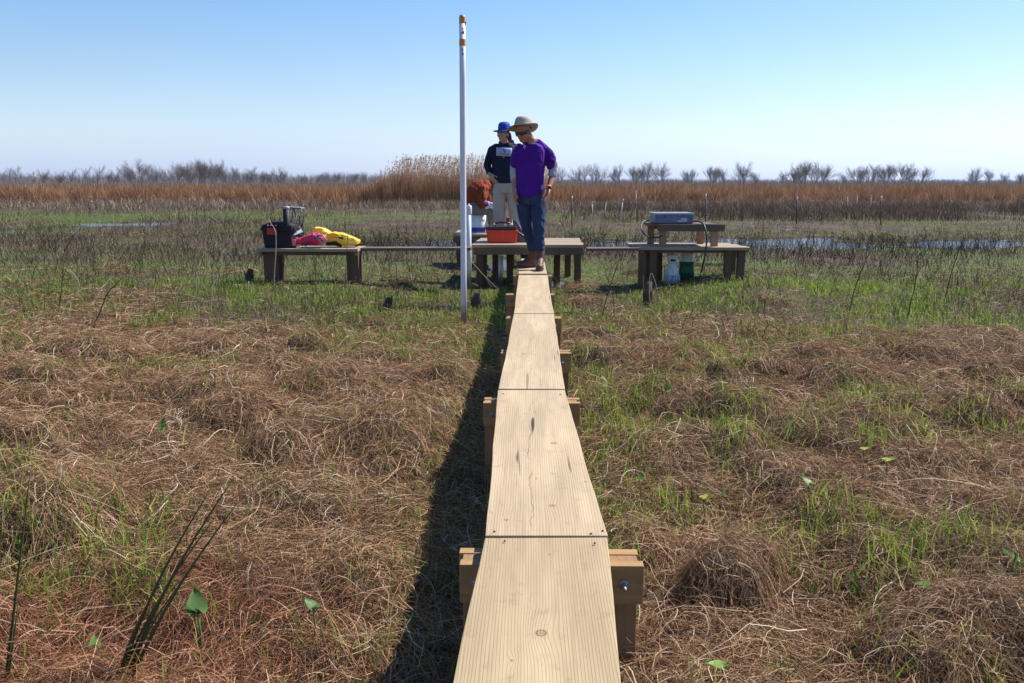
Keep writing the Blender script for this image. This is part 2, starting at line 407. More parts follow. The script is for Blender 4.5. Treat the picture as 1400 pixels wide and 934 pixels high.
# ------------------------------------------------------------------ ground, water
def marsh_colour(t, p, grn=(.105, .15, .025), brn=(.17, .115, .07), drk=(.07, .048, .034)):
    sp = t.mapv(p, (1, .55, 1))
    g = t.noise(sp, .42, 4, .6); b = t.noise(t.mapv(p, (1, .5, 1), loc=(31, 7, 0)), .9, 4, .6)
    y = t.n('SeparateXYZ', {0: p}).outputs[1]; x = t.n('SeparateXYZ', {0: p}).outputs[0]
    # the mown near marsh and the far meadow are greener, the belt before the reeds is brown
    near = t.math('SUBTRACT', 1.0, t.math('DIVIDE', t.math('ABSOLUTE', t.math('SUBTRACT', y, 12.5)), 6.5), clamp=True)
    mead = t.math('SUBTRACT', 1.0, t.math('DIVIDE', t.math('ABSOLUTE', t.math('SUBTRACT', y, 36.0)), 8.0), clamp=True)
    left = t.math('MULTIPLY_ADD', x, -.05, .55, clamp=True)
    bias = t.math('ADD', t.math('MULTIPLY', near, .26), t.math('MULTIPLY', t.math('MULTIPLY', mead, left), .22))
    m = t.math('MULTIPLY', t.math('SUBTRACT', t.math('ADD', g, bias), .56), 7.0, clamp=True)
    c = t.mix(t.math('MULTIPLY_ADD', b, 3.0, -1.1, clamp=True), brn, drk)
    c = t.mix(m, c, grn)
    # olive cast far out
    return c
def mk_soil():
    t = NT('marsh soil and litter'); p = t.pos()
    c = marsh_colour(t, p, (.085, .115, .022), (.115, .075, .045), (.042, .029, .02))
    y = t.n('SeparateXYZ', {0: p}).outputs[1]
    k = t.math('MULTIPLY', t.math('SUBTRACT', 11.5, y), .5, clamp=True)
    near = t.mix(t.noise(p, 9, 4), (.045, .03, .02), (.10, .068, .042))
    c = t.mix(k, c, near)
    f = t.noise(p, 22, 5, .65)
    c = t.mix(t.math('MULTIPLY', t.noise(p, 60, 3), .5), c, (.05, .04, .03))
    return t.done(t.bsdf(c, .9, .15, 0.0, f, .8, .03))
def axis(lo, hi, fine, st, grow=1.16, far=4500):
    a = list(np.arange(lo, hi+st/2, st)); d = st; v = hi
    while v < far: d = min(d*grow, 400); v += d; a.append(v)
    return a
ax = axis(0, 9, 0, .05, 1.12); ax = [-v for v in ax[:0:-1]]+ax
ay = list(np.arange(.8, 14.5, .05)); d = .05
while ay[-1] < 5500: d = min(d*(1.012 if ay[-1] < 60 else 1.2), 500); ay.append(ay[-1]+d)
ayn = [.8]; d = .05
while ayn[-1] > -2000: d = min(d*1.25, 400); ayn.append(ayn[-1]-d)
ay = ayn[:0:-1]+ay
AX, AY = np.meshgrid(np.array(ax), np.array(ay), indexing='ij')
AZ = H(AX.ravel(), AY.ravel()).reshape(AX.shape)
AZ = np.where((AY > 70) | (AY < -30) | (np.abs(AX) > 80), .07, AZ)
nx, ny = AX.shape
idx = np.arange(nx*ny).reshape(nx, ny)
Q = np.stack([idx[:-1, :-1], idx[1:, :-1], idx[1:, 1:], idx[:-1, 1:]], -1).reshape(-1, 4)
g = bpy.data.objects.new('ground', fast_mesh('ground', np.stack([AX, AY, AZ], -1).reshape(-1, 3), Q, mk_soil(), None, True))
COL.objects.link(g); tag(g, kind='structure')
t = NT('shallow water'); p = t.pos()
wb = t.math('ADD', t.noise(p, 14, 3), t.math('MULTIPLY', t.noise(p, 50, 2), .3))
t.done(t.bsdf((.05, .04, .027), .14, .5, 0.0, wb, .3, .02, IOR=1.33)); WATER = t.m
wv = [(-60, 8, WATER_Z), (60, 8, WATER_Z), (60, 48, WATER_Z), (-60, 48, WATER_Z)]
me = bpy.data.meshes.new('water'); me.from_pydata(wv, [], [(0, 1, 2, 3)]); me.materials.append(WATER)
w = bpy.data.objects.new('water', me); COL.objects.link(w); tag(w, kind='structure')

# ------------------------------------------------------------------ brown thatch
def thatch_patch(t, c):
    p = t.pos()
    # rust-stained thatch in the left foreground, paler straw elsewhere
    d = t.n('VectorMath', {0: p, 1: (-1.2, 2.3, 0)}, operation='DISTANCE').outputs['Value']
    k = t.math('MULTIPLY', t.math('SUBTRACT', .75, t.math('ADD', d, t.math('MULTIPLY_ADD', t.noise(p, 4, 3), 1.2, -.6))), 3, clamp=True)
    c = t.mix(t.math('MULTIPLY', k, .5), c, (.72, .34, .30), 'MULTIPLY')
    b = t.math('MULTIPLY_ADD', t.noise(p, 2.4, 4), 3.2, -1.15, clamp=True)
    c = t.mix(t.math('MULTIPLY', b, .6), c, (.56, .45, .38), 'MULTIPLY')
    return c
THATCH = leafmat('dead thatch', [(0, (.045, .023, .012)), (.28, (.17, .088, .042)), (.58, (.39, .225, .112)), (.85, (.58, .385, .215)), (.96, (.68, .51, .34)), (1, (.78, .68, .54))], .18, thatch_patch, .75)
def green_at(x, y):
    g = fbm(x, y*.8, .62, 4, 7.7)
    g = g+.10*sstep(6.5, 8.5, y)+.03*np.exp(-((x+.35)/.3)**2)*(1-sstep(8, 9, y))-.10*(1-sstep(-.8, -.3, x))*(1-sstep(5, 8, y))
    g = g+.09*np.exp(-((x-1.1)/.8)**2)*np.exp(-((y-3.9)/1.2)**2)+.03*sstep(0, .5, x)
    return g
def thatch(n, y0, y1, p, wid, seglen, k=6, lift=.03, dark=0.0):
    x, y = sample(n, y0, y1, .74, p)
    g = green_at(x, y); mound = field(_M, x, y)
    keep = rng.random(n) < np.clip(1.25-2.2*np.clip(g-.50, 0, 1)*4+mound*6, .62, 1)*(1-.93*sstep(7.3, 9.2, y+(fbm(x, y, 1.5, 3, 15.)-.5)*3.5)*(mound < .04))
    keep &= ~((np.abs(x-.0) < .10) & (rng.random(n) < .5))
    x, y = x[keep], y[keep]; n = len(x)
    L = seglen*rng.lognormal(0, .35, n); e = .04
    gx = (H(x+e, y)-H(x-e, y)); gy = (H(x, y+e)-H(x, y-e))
    gm = np.hypot(gx, gy)
    flow = fbm(x, y, .6, 3, 40.0)*5*np.pi
    dx = -gx/(gm+.01)*1.3+np.cos(flow)*.7; dy = -gy/(gm+.01)*1.3+np.sin(flow)*.7
    a = np.arctan2(dy, dx)+rng.normal(0, 1.15, n)
    P = np.empty((n, k, 3)); cx, cy = x.copy(), y.copy(); curl = rng.normal(0, .8, n)
    off = rng.gamma(1.6, lift*.5, n); arch = rng.gamma(1.2, lift*.55, n)
    st = L/(k-1)
    for i in range(k):
        tt = i/(k-1)
        P[:, i, 0] = cx; P[:, i, 1] = cy
        P[:, i, 2] = H(cx, cy)+off*(1-.35*tt)+arch*np.sin(np.pi*tt)
        a = a+curl/(k-1)*1.6+rng.normal(0, .24, n); cx = cx+np.cos(a)*st; cy = cy+np.sin(a)*st
    t0 = unit(P[:, -1]-P[:, 0]); side = np.cross(t0, np.array([0, 0, 1.0])); side = unit(side)
    roll = rng.normal(0, .8, n)[:, None]
    S = unit(side*np.cos(roll)+np.cross(side, t0)*np.sin(roll))
    wdt = wid*(1+.13*(y-2.5))*rng.uniform(.55, 1.35, n)
    Wd = wdt[:, None]*.5*np.linspace(1, .35, k)[None]
    r = np.clip(rng.beta(1.5, 1.8, n)+.10*(off > lift)-dark, 0, 1)
    pale = rng.random(n) < .03; r[pale] = rng.uniform(.88, 1, pale.sum()); Wd[pale] *= 1.15
    return ribbons(P, Wd, S, r)
ac = Acc()
ac.add(thatch(NTH, 1.3, 13, 1.0, .0021, .155))
ac.add(thatch(NTH//2, 1.3, 13, 1.0, .0028, .08, 4, .015, .10))
ac.add(thatch(NTH//50, 1.5, 12, 1.0, .0032, .28, 7, .05))
ac.build('dead_grass_thatch', THATCH, 'matted brown dead grass lying in mounds on both sides of the boardwalk', 'dead grass')

# ------------------------------------------------------------------ green grass
GREEN = leafmat('fresh grass', [(0, (.06, .09, .015)), (.4, (.16, .25, .03)), (.8, (.30, .42, .05)), (1, (.42, .46, .12))], .45, None, .5)
ac = Acc()
n = 15000; x, y = sample(n, 1.4, 11, .72, 1.0)
g = green_at(x, y); k = rng.random(n) < np.clip((g-.485)*9, .06, 1)
k &= np.abs(x) > .12
x, y = x[k], y[k]; m = len(x); cnt = 7
X = np.repeat(x, cnt)+rng.normal(0, .028, m*cnt)*(1+np.repeat(y, cnt)*.12); Y = np.repeat(y, cnt)+rng.normal(0, .028, m*cnt)*(1+np.repeat(y, cnt)*.12)
h = rng.uniform(.035, .13, m*cnt)*(1-.3*sstep(5, 9, Y)); sc_ = np.repeat(rng.uniform(.6, 1.25, m), cnt)
ac.add(blades(X, Y, h*sc_+.03, rng.uniform(.003, .0055, m*cnt)*(1+.09*Y), rng.uniform(.05, .7, m*cnt), rng.random(m*cnt)))
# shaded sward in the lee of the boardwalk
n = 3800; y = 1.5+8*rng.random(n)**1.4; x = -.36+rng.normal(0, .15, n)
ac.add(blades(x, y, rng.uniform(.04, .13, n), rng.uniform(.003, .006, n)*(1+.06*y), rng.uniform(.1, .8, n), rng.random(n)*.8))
# low carpet from the mown strip to the platforms
n = NGR; x, y = sample(n, 6.8, 24, .74, 1.3)
g = fbm(x, y*.55, 1.7, 4, 22.0)+.06*(1-sstep(13, 17, y)); k = rng.random(n) < np.clip((g-.46)*9, .06, 1)*(1-wetness(x, y))
k &= rng.random(n) < .45+.55*sstep(7, 8.6, y)
x, y = x[k], y[k]; n = len(x)
ac.add(blades(x, y, rng.uniform(.015, .055, n), rng.uniform(.006, .012, n)*(.6+.055*y), rng.uniform(.5, 2.2, n), np.clip(rng.normal(.45, .25, n), 0, 1), 3))
# far meadow
n = NGR//2; x, y = sample(n, 22, 54, .70, 1.0)
g = fbm(x, y*.5, 4.0, 4, 52.0)+.10*np.exp(-((y-36)/7)**2)*(1-sstep(4, 22, x)); k = rng.random(n) < np.clip((g-.45)*7, 0, 1)*(1-wetness(x, y))
x, y = x[k], y[k]; n = len(x)
ac.add(blades(x, y, rng.uniform(.03, .08, n), rng.uniform(.02, .035, n), rng.uniform(.5, 2.0, n), np.clip(rng.normal(.35, .25, n), 0, 1), 3))
ac.build('green_grass', GREEN, 'fresh green grass sprouting through the dead thatch and over the wet flat', 'grass')

# broad little leaves of ground cover
n = 16000; x, y = sample(n, 2.2, 14, .74, 1.1); g = fbm(x, y, 1.2, 4, 63.0)+.08*sstep(7, 9, y); k = (rng.random(n) < np.clip((g-.52)*6, 0, 1)) & (np.abs(x) > .2)
x, y = x[k], y[k]; n = len(x)
ac = Acc(); ac.add(blades(x, y, rng.uniform(.02, .05, n), rng.uniform(.012, .024, n), rng.uniform(.8, 2.2, n), rng.random(n), 4))
ac.build('ground_cover_leaves', leafmat('ground cover', [(0, (.06, .11, .025)), (.6, (.14, .23, .04)), (1, (.28, .30, .09))], .3), 'small rounded green leaves creeping among the dead grass', 'ground cover')

# ------------------------------------------------------------------ litter and brush of the middle distance
LIT = leafmat('marsh litter', [(0, (.06, .04, .028)), (.4, (.17, .11, .07)), (.8, (.33, .235, .155)), (1, (.58, .50, .40))], .15, None, .8)
ac = Acc()
n = NLT; x, y = sample(n, 8.5, 56, .72, 1.25)
g = fbm(x, y*.5, 2.4, 4, 71.0); k = rng.random(n) < np.clip(.12+(g-.46)*4, .05, 1)*(1-.97*wetness(x, y))
k &= ~((np.abs(x-.03) < .25) & (y < 11.6))
x, y = x[k], y[k]; n = len(x)
ac.add(blades(x, y, rng.gamma(2.0, .022, n)+.015, rng.uniform(.004, .008, n)*(.35+.10*y), rng.uniform(.4, 2.4, n), np.clip(rng.beta(1.5, 2.6, n)+.08*sstep(18, 40, y), 0, 1), 3))
# low dark debris between the green patches near the platforms
n = 60000; x, y = sample(n, 7.8, 24, .74, 1.0); g = fbm(x, y*.6, 1.1, 4, 171.0); k = (rng.random(n) < np.clip((g-.46)*9, 0, 1)) & ~((np.abs(x-.03) < .25) & (y < 11.6)) & (rng.random(n) > wetness(x, y))
x, y = x[k], y[k]; n = len(x); ac.add(blades(x, y, rng.gamma(2.2, .035, n)+.02, rng.uniform(.005, .010, n)*(.4+.06*y), rng.uniform(.3, 2.4, n), np.clip(rng.beta(1.2, 4.0, n), 0, 1), 4))
# brush clumps
def brush(n, y0, y1, p, hh, thr, ox, rb, wk=1.0, xr=None):
    x, y = sample(n, y0, y1, .72, p)
    g = fbm(x, y*.45, 2.6, 4, ox)
    k = rng.random(n) < np.clip((g-thr)*7, 0, 1)
    if xr: k &= rng.random(n) < sstep(xr[0], xr[1], x)
    k &= ~((np.abs(x-.03) < .3) & (y < 12.8))
    k &= rng.random(n) > wetness(x, y)*1.1
    x, y, g = x[k], y[k], g[k]; n = len(x)
    return blades(x, y, hh*rng.uniform(.4, 1.1, n)*(.6+1.2*np.clip((g-thr)*4, 0, 1)), rng.uniform(.004, .007, n)*(.4+.085*y)*wk, rng.uniform(.05, .9, n), np.clip(rng.normal(rb, .2, n), 0, 1), 3)
ac.add(brush(7000, 13, 30, 1.0, .22, .53, 81.0, .35))
ac.add(brush(15000, 28, 56, 1.0, .22, .50, 91.0, .4))
ac.add(brush(34000, 31, 47, .6, .48, .41, 97.0, .22, 1.0, (-1, 5)))
ac.add(brush(24000, 44, 56, .6, .35, .25, 99.0, .6, 1.0))
ac.build('marsh_litter', LIT, 'grey brown dead stems and litter covering the flat between the decks and the reeds', 'dead plants')

# dead upright stalks
STK = leafmat('dead stalks', [(0, (.03, .022, .018)), (.5, (.085, .06, .045)), (.8, (.17, .12, .085)), (.93, (.45, .38, .29)), (1, (.62, .55, .45))], 0, None, .85)
def stalks(n, y0, y1, p, h0, h1_, thr, ox, w=.0045, straw=.12, half=.72):
    x, y = sample(n, y0, y1, half, p)
    g = fbm(x, y*.6, 1.7, 3, ox); k = (g > thr) & ~((np.abs(x-.03) < .3) & (y < 13.2)) & (rng.random(n) < .25+.75*sstep(.3, 1.6, np.abs(x-.05)))
    x, y = x[k], y[k]; n = len(x)
    h = rng.uniform(h0, h1_, n); az = rng.uniform(0, 2*np.pi, n); ln = np.abs(rng.normal(0, .28, n)); kk = 5
    s = rng.random(n) < straw; ln[s] = rng.uniform(.2, 1.3, s.sum())
    t = np.linspace(0, 1, kk)[None]; kink = (rng.normal(0, .05, (n, kk))*t)
    z = H(x, y)[:, None]+(h[:, None]*t)*(1-.35*np.clip(ln, 0, 1.2)[:, None]*t)
    P = np.stack([x[:, None]+np.cos(az)[:, None]*h[:, None]*ln[:, None]*t+kink, y[:, None]+np.sin(az)[:, None]*h[:, None]*ln[:, None]*t+kink[:, ::-1]*t, z], -1)
    wd = w*rng.uniform(.6, 1.4, n)*(.55+.055*y)
    Wd = wd[:, None]*.5*np.linspace(1.1, .5, kk)[None]
    r = np.clip(rng.normal(.3, .18, n), 0, .8); r[s] = rng.uniform(.82, 1, s.sum())
    out = []
    for rot in (0, np.pi/2):
        S = np.stack([np.full(n, math.cos(rot)), np.full(n, math.sin(rot)), np.zeros(n)], -1); out.append(ribbons(P, Wd, S, r))
    return out
ac = Acc()
for a in (stalks(3000, 7.6, 14, .6, .12, .46, .43, 101.0, .0034), stalks(4300, 10, 26, .9, .10, .42, .45, 111.0, .0038, .2), stalks(4200, 15, 23, .5, .10, .34, .38, 131.0, .005, .04),
          stalks(2200, 24, 50, .6, .15, .5, .45, 121.0, .005, .45)):
    for q in a: ac.add(q)
_s = sample
for xa_, xb_, ya_, yb_, nn_ in ((.8, 15, 15.8, 21.5, 3600), (-4.5, -.8, 17, 21, 700), (-15, -8, 24, 32, 700)):
    sample = lambda n, *a: (rng.uniform(xa_, xb_, n), rng.uniform(ya_, yb_, n))
    for q in stalks(nn_, 0, 0, 0, .10, .30, .3, 141.0, .0042, .06): ac.add(q)
sample = _s
ac.build('dead_stalks', STK, 'thin dark dead stalks standing in the mud and shallow water round the decks', 'dead stalks')

# ------------------------------------------------------------------ reeds
def reed_patch(t, c):
    p = t.pos(); b = t.noise(t.mapv(p, (1, .5, .3)), .55, 4, .6)
    b2 = t.noise(t.mapv(p, (1, .5, .8), loc=(11, 3, 0)), 1.7, 3, .6)
    c = t.mix(t.math('MULTIPLY_ADD', b2, 3.4, -1.3, clamp=True), c, (.62, .55, .50), 'MULTIPLY')
    return t.mix(t.math('MULTIPLY_ADD', b, 2.4, -.75, clamp=True), c, t.mix(.8, c, (1.10, .88, .66), 'MULTIPLY'))
REED = leafmat('dead reeds', [(0, (.10, .05, .03)), (.4, (.31, .175, .092)), (.75, (.50, .32, .185)), (.93, (.64, .50, .35)), (1, (.80, .72, .58))], .22, reed_patch, .75)
def reeds(n, y0, y1, half, hlo, hhi, w, ox, xr=None, thin=1.0):
    y = rng.uniform(y0, y1, n); x = rng.uniform(-1, 1, n)*half if xr is None else rng.uniform(xr[0], xr[1], n)
    c_ = rng.integers(0, NCL, n); x = CLX[c_]*half/46+rng.normal(0, .22, n); y = y0+(CLY[c_])*(y1-y0)+rng.normal(0, .3, n)
    y = y+(fbm(x, x*0, 6, 4, ox)-.5)*7
    hn = .60+.62*fbm(x, y, 1.5, 5, ox+4)+CLH[c_]; h = rng.uniform(hlo, hhi, n)*hn
    return x, y, h
NCL = 1500; CLX = rng.uniform(-46, 46, NCL); CLY = rng.random(NCL)**1.4; CLH = rng.uniform(-.06, .14, NCL)
ac = Acc()
x, y, h = reeds(NRD, 54, 60, 46, .95, 1.42, .02, 3.0)
ac.add(blades(x, y, h, rng.uniform(.014, .036, len(x)), rng.uniform(.03, .55, len(x)), np.clip(rng.beta(2.2, 2.2, len(x)), 0, 1), 4))
x, y, h = reeds(NRD//2, 54, 58, 46, .5, 1.25, .02, 3.0)
ac.add(blades(x, y, h, rng.uniform(.02, .045, len(x)), rng.uniform(.4, 1.5, len(x)), np.clip(rng.beta(2.4, 2.0, len(x))+.1, 0, 1), 5, droop=.6))
x = rng.uniform(-1, 1, 60000)*90; y = 60+110*rng.random(60000)**1.5; h = rng.uniform(1.15, 1.45, 60000)
ac.add(blades(x, y, h, rng.uniform(.05, .11, 60000), rng.uniform(.03, .3, 60000), np.clip(rng.beta(2.2, 2.2, 60000), 0, 1), 3))
ac.build('reed_bed', REED, 'long belt of rust brown dead reeds across the far side of the marsh', 'reeds')
ac = Acc()
xc0, xc1 = at(488, 250, 55).x, at(742, 250, 55).x
n = 9500; u = rng.random(n); x = xc0+(xc1-xc0)*u; y = rng.uniform(52.5, 58.5, n); env = sstep(-.02, .2, u)*(1-.55*sstep(.86, 1.0, u))
h = (1.05+.85*env)*rng.uniform(.45, 1.15, n)
ac.add(blades(x, y, h, rng.uniform(.015, .035, n), rng.uniform(.03, .35, n), np.clip(rng.beta(2, 2.8, n), 0, 1), 4))
n = 2300; u = rng.random(n); x = xc0+.4+(xc1-xc0)*u; y = rng.uniform(53, 58.5, n); env = sstep(-.02, .22, u)*(1-.35*sstep(.86, 1.0, u))
h = (1.25+1.75*env)*rng.uniform(.58, 1.06, n)
lean = rng.uniform(.05, .22, n); az = rng.normal(.0, .45, n)
ac.add(blades(x, y, h, rng.uniform(.009, .016, n), lean, rng.uniform(.55, .97, n), 5, az=az, droop=.1))
# feathery seed heads and side leaves on the tall stems
px = x+np.cos(az)*h*lean; py = y+np.sin(az)*h*lean; pz = H(x, y)+h*(1-.1*lean)
for j in range(3):
    ac.add(blades(px-.02*j, py, rng.uniform(.12, .3, n), rng.uniform(.03, .06, n), rng.uniform(.5, 1.2, n), rng.uniform(.8, 1, n), 4, az=az+rng.normal(0, .4, n), z0=pz-.12*(j+1), droop=.7))
for j in range(4):
    f = rng.uniform(.35, .85, n)
    ac.add(blades(x+np.cos(az)*h*lean*f**1.6, y, rng.uniform(.25, .5, n), rng.uniform(.012, .022, n), rng.uniform(.5, 1.3, n), rng.uniform(.45, .95, n), 4, az=az+rng.choice([0, 3.1], n, p=[.75, .25])+rng.normal(0, .4, n), z0=H(x, y)+h*f, droop=.6))
ac.build('tall_reed_clump', REED, 'tall feathery reed clump rising above the reed belt left of the people', 'reeds')

# ------------------------------------------------------------------ trees on the horizon
BARK = plain('winter bark', (.16, .115, .09), .9, .1, .25, 3, .3)
def tree_meshes(seed, spread, stems):
    r = random.Random(seed); tr = MB(); cr = MB()
    def grow(p, d, L, rad, lvl):
        n = 3; pts = [p]; rs = [rad]
        for i in range(n):
            d = (d+Vector((r.gauss(0, .15), r.gauss(0, .15), .07 if lvl else .02))).normalized()
            p = p+d*L/n; pts.append(p); rs.append(rad*(1-.42*(i+1)/n))
        (tr if lvl == 0 else cr).tube(pts, rs, 5 if lvl == 0 else 3, cap=False)
        if lvl >= 4: return
        nb = (5, 4, 4, 3)[lvl]
        for k in range(nb):
            f = .2+.8*(k+r.random())/nb; q = pts[min(int(f*n), n-1)].lerp(pts[min(int(f*n)+1, n)], f*n-int(f*n))
            u, w = orth(d); a = r.uniform(0, 6.283)
            nd = (d+(u*math.cos(a)+w*math.sin(a))*r.uniform(.35, .85)*spread).normalized()
            if nd.z < .05: nd.z = .15; nd.normalize()
            grow(q, nd, L*r.uniform(.5, .8), max(rad*.5, .013), lvl+1)
        grow(p, d, L*.7, rad*.55, lvl+1)
    for s_ in range(stems):
        a = r.uniform(0, 6.283); ln = .12 if stems == 1 else r.uniform(.15, .38)
        grow(Vector((math.cos(a)*.4, math.sin(a)*.4, 0))*(stems > 1), Vector((math.cos(a)*ln, math.sin(a)*ln, 1)).normalized(), 3.4, .10, 0)
    a = tr.mesh('trunk'); b = cr.mesh('crown')
    top = max(v.co.z for v in b.vertices)
    for m_ in (a, b):
        for v in m_.vertices: v.co *= 10.0/top
        m_.materials.append(BARK)
    return a, b
TV = [tree_meshes(s, sp, st) for s, sp, st in ((1, .8, 1), (2, .8, 2), (3, .9, 3), (4, .7, 1), (5, .85, 3), (6, 1.0, 2), (8, .75, 4))]
tl = [(14, 229), (25, 225), (95, 229), (114, 226), (131, 224), (195, 217), (216, 226), (233, 230), (255, 221), (272, 218), (286, 217), (300, 217), (312, 224), (330, 226), (346, 226), (388, 228), (416, 237), (431, 236), (446, 234), (462, 236), (481, 236), (498, 234),
      (765, 228), (797, 225), (812, 223), (846, 224), (866, 226), (886, 220), (905, 222), (944, 230), (972, 226), (994, 228), (1013, 221), (1036, 234), (1070, 233), (1085, 230), (1101, 218), (1113, 220), (1126, 224), (1157, 237), (1175, 225), (1191, 224), (1213, 223), (1230, 221), (1243, 230), (1257, 228), (1335, 228), (1352, 230), (1373, 236), (1394, 236)]
for a, b in ((5, 234), (45, 233), (62, 231), (80, 234), (150, 232), (165, 234), (178, 230), (184, 226), (205, 222), (224, 229), (243, 227), (264, 222), (280, 226), (293, 223), (322, 228), (338, 231), (360, 234), (374, 235)): tl.append((a, b))
tl = sorted(tl); NLEFT = sum(1 for a in tl if a[0] < 600)
ORD = ['', 'first', 'second', 'third', 'fourth', 'fifth', 'sixth', 'seventh', 'eighth', 'ninth', 'tenth', 'eleventh', 'twelfth', 'thirteenth', 'fourteenth', 'fifteenth', 'sixteenth', 'seventeenth', 'eighteenth', 'nineteenth', 'twentieth', 'twenty-first', 'twenty-second', 'twenty-third', 'twenty-fourth', 'twenty-fifth', 'twenty-sixth', 'twenty-seventh', 'twenty-eighth', 'twenty-ninth', 'thirtieth']+['thirty-'+q for q in ('first', 'second', 'third', 'fourth', 'fifth', 'sixth', 'seventh', 'eighth', 'ninth')]+['fortieth', 'forty-first', 'forty-second']
rt = random.Random(5)
for i, (px_, ty) in enumerate(tl):
    Y = rt.uniform(290, 400); q = at(px_, 250, Y); ht = (CAMZ+(250-ty+1)/F*Y/math.cos(TH))
    left = px_ < 600; nn = i+1 if left else i+1-NLEFT
    kind = 'tall' if ty < 223 else 'small' if ty > 232 else 'spreading'
    lab = f"{kind} bare winter tree, {ORD[nn]} from the left of the row {'left' if left else 'right'} of the people"
    o = thing('bare_tree', (q.x, Y, 0), lab, 'tree', 'bare trees along the horizon', rt.uniform(0, 6.28))
    s_ = ht/10; o.scale = (s_*rt.uniform(1.0, 1.3),)*2+(s_,)
    k = rt.choice([0, 3, 1, 2] if left else [1, 2, 4, 5, 6, 2, 4])
    a = bpy.data.objects.new('trunk', TV[k][0]); b = bpy.data.objects.new('crown', TV[k][1])
    for c_ in (a, b): COL.objects.link(c_); c_.parent = o
n = 30000; WOODM = leafmat('distant wood', [(0, (.13, .10, .095)), (1, (.25, .20, .18))], 0, None, .9)
x = rng.uniform(-420, 420, n); y = rng.uniform(520, 640, n); y2 = y
env = np.where(x < -60, 1.0, .45)*np.clip(.45+1.1*fbm(x, x*0, 22, 4, 2.2), 0, 1.3)
h = (7.2*env+1.0)*rng.uniform(.5, 1.1, n)
ac = Acc(); ac.add(blades(x, y, h, rng.uniform(.10, .22, n), rng.uniform(.02, .35, n), rng.random(n), 4, z0=np.full(n, .0)))
m = 24000; j = rng.integers(0, n, m)
ac.add(blades(x[j], y[j], h[j]*.45, rng.uniform(.08, .16, m), rng.uniform(.4, 1.2, m), rng.random(m), 3, z0=h[j]*rng.uniform(.25, .6, m), droop=.1))
ac.build('distant_wood', WOODM, 'hazy grey line of far woodland along the whole horizon', 'wood')
# ================================================================== timber structures
BZ = .44; DZ = .614
BW0 = (0, 2.0, 0)
bw = thing('boardwalk', BW0, 'narrow walkway of pale sawn planks on low trestles leading to the person in purple', 'boardwalk')
def kpt(px, py, r, amp): q = up(px, py, BZ); return (q.x-BW0[0], q.y-BW0[1], r, amp)
PL = (.45, .335, .192); PD = (.21, .13, .065)
knA = [kpt(740, 863, .011, 2.2), kpt(700, 900, .003, -1.2)]
knB = [kpt(757, 605, .010, 1.8), kpt(755, 691, .008, 1.2), kpt(692, 711, .006, .8), kpt(731, 563, .005, .8)]
knC = [kpt(716, 484, .010, 1.4), kpt(727, 505, .006, 1.2)]
WA = wood('plank wood near', 'Y', PL, PD, .05, 135, knA, .60, 1.0, 0, 1.0)
WB = wood('plank wood second', 'Y', (.51, .383, .235), PD, .05, 120, knB, .60, 4.0, 0, 1.0)
WC = wood('plank wood far', 'Y', (.515, .39, .24), PD, .04, 95, knC, .40, 7.0)
def corners(n, f): return [up(n[0], n[2], BZ).xy, up(n[1], n[2], BZ).xy, up(f[1], f[2], BZ).xy, up(f[0], f[2], BZ).xy]
def plank(n, f, m, z1=BZ, sag=.004, ext=None):
    c = corners(n, f); c = [Vector((a.x, a.y+random.uniform(-.004, .004), 0)) for a in c]
    if ext: c[0] = c[3]+(c[0]-c[3])*ext; c[1] = c[2]+(c[1]-c[2])*ext
    mb = MB(); mb.quadbox(c[0], c[1], c[2], c[3], z1-.038, z1, .003, 10, sag); return mb.build('plank', m, bw)
plank((617, 850, 934), (664, 831, 734), WA, BZ-.002, .003, 2.4)
plank((664, 830.5, 732.6), (680.5, 772, 533.6), WB, BZ+.001, .004)
plank((682, 772.5, 532.5), (702.5, 757.3, 430), WC, BZ+.004, .004)
plank((702.8, 757, 428.5), (709, 748.5, 376), WC, BZ, .003)
a = up(709, 374, BZ); b = up(748, 374, BZ)
MB().quadbox((a.x, a.y, 0), (b.x, b.y, 0), (b.x-.01, 12.6, 0), (a.x+.01, 12.6, 0), BZ-.04, BZ-.002, .003, 6).build('plank', WC, bw)
TRM = wood('treated lumber', 'X', (.42, .245, .11), (.24, .12, .05), .0, 40, (), .4, 2.0, .12)
TRZ = wood('treated post', 'Z', (.34, .185, .08), (.19, .095, .04), .10, 40, (), .4, 5.0, .1)
STEEL = plain('galvanised steel', (.34, .33, .33), .6, .5, .15, 60, .1, .9)
zb = BZ-.041
def trestle(yfar, xl, xr, fh=.112, left=True, right=True, post=True):
    yf = up(725, yfar, zb).y; L = up(xl, yfar+8, zb).x; Rr = up(xr, yfar+8, zb).x; t = .037
    for k in (0, 2):
        yc = yf-.0385*k-t/2; mb = MB(); mb.box(((L+Rr)/2+random.uniform(-.006, .006), yc, zb-fh/2-.001), (Rr-L, t, fh), None, .003)
        bm_ = mb.build('crossbeam', TRM, bw)
        if k == 2:
            for sx in (L+.05, Rr-.05):
                mb = MB(); yy = yc-t/2; mb.disc((sx, yy-.002, zb-.055), (0, 1, 0), .015, 16, .004)
                mb.disc((sx, yy-.009, zb-.055), (0, 1, 0), .008, 6, .009); mb.tube([(sx, yy-.01, zb-.055), (sx, yy-.034, zb-.055)], .005, 10)
                mb.build('bolt', STEEL, bm_)
    yc = yf-.0385-t/2
    for sx in (L+.055, Rr-.055):
        g = h1(sx, yc)
        MB().box((sx, yc, (zb-.003+g-.25)/2), (.092, t-.001, zb-.003-g+.25), None, .003).build('post', TRZ, bw)
trestle(749, 629, 874)
trestle(543, 659, 792)
trestle(478, 683, 781, .12)
trestle(432, 691, 769.5, .12)
trestle(401, 690, 760)
trestle(376, 701, 757, .10)
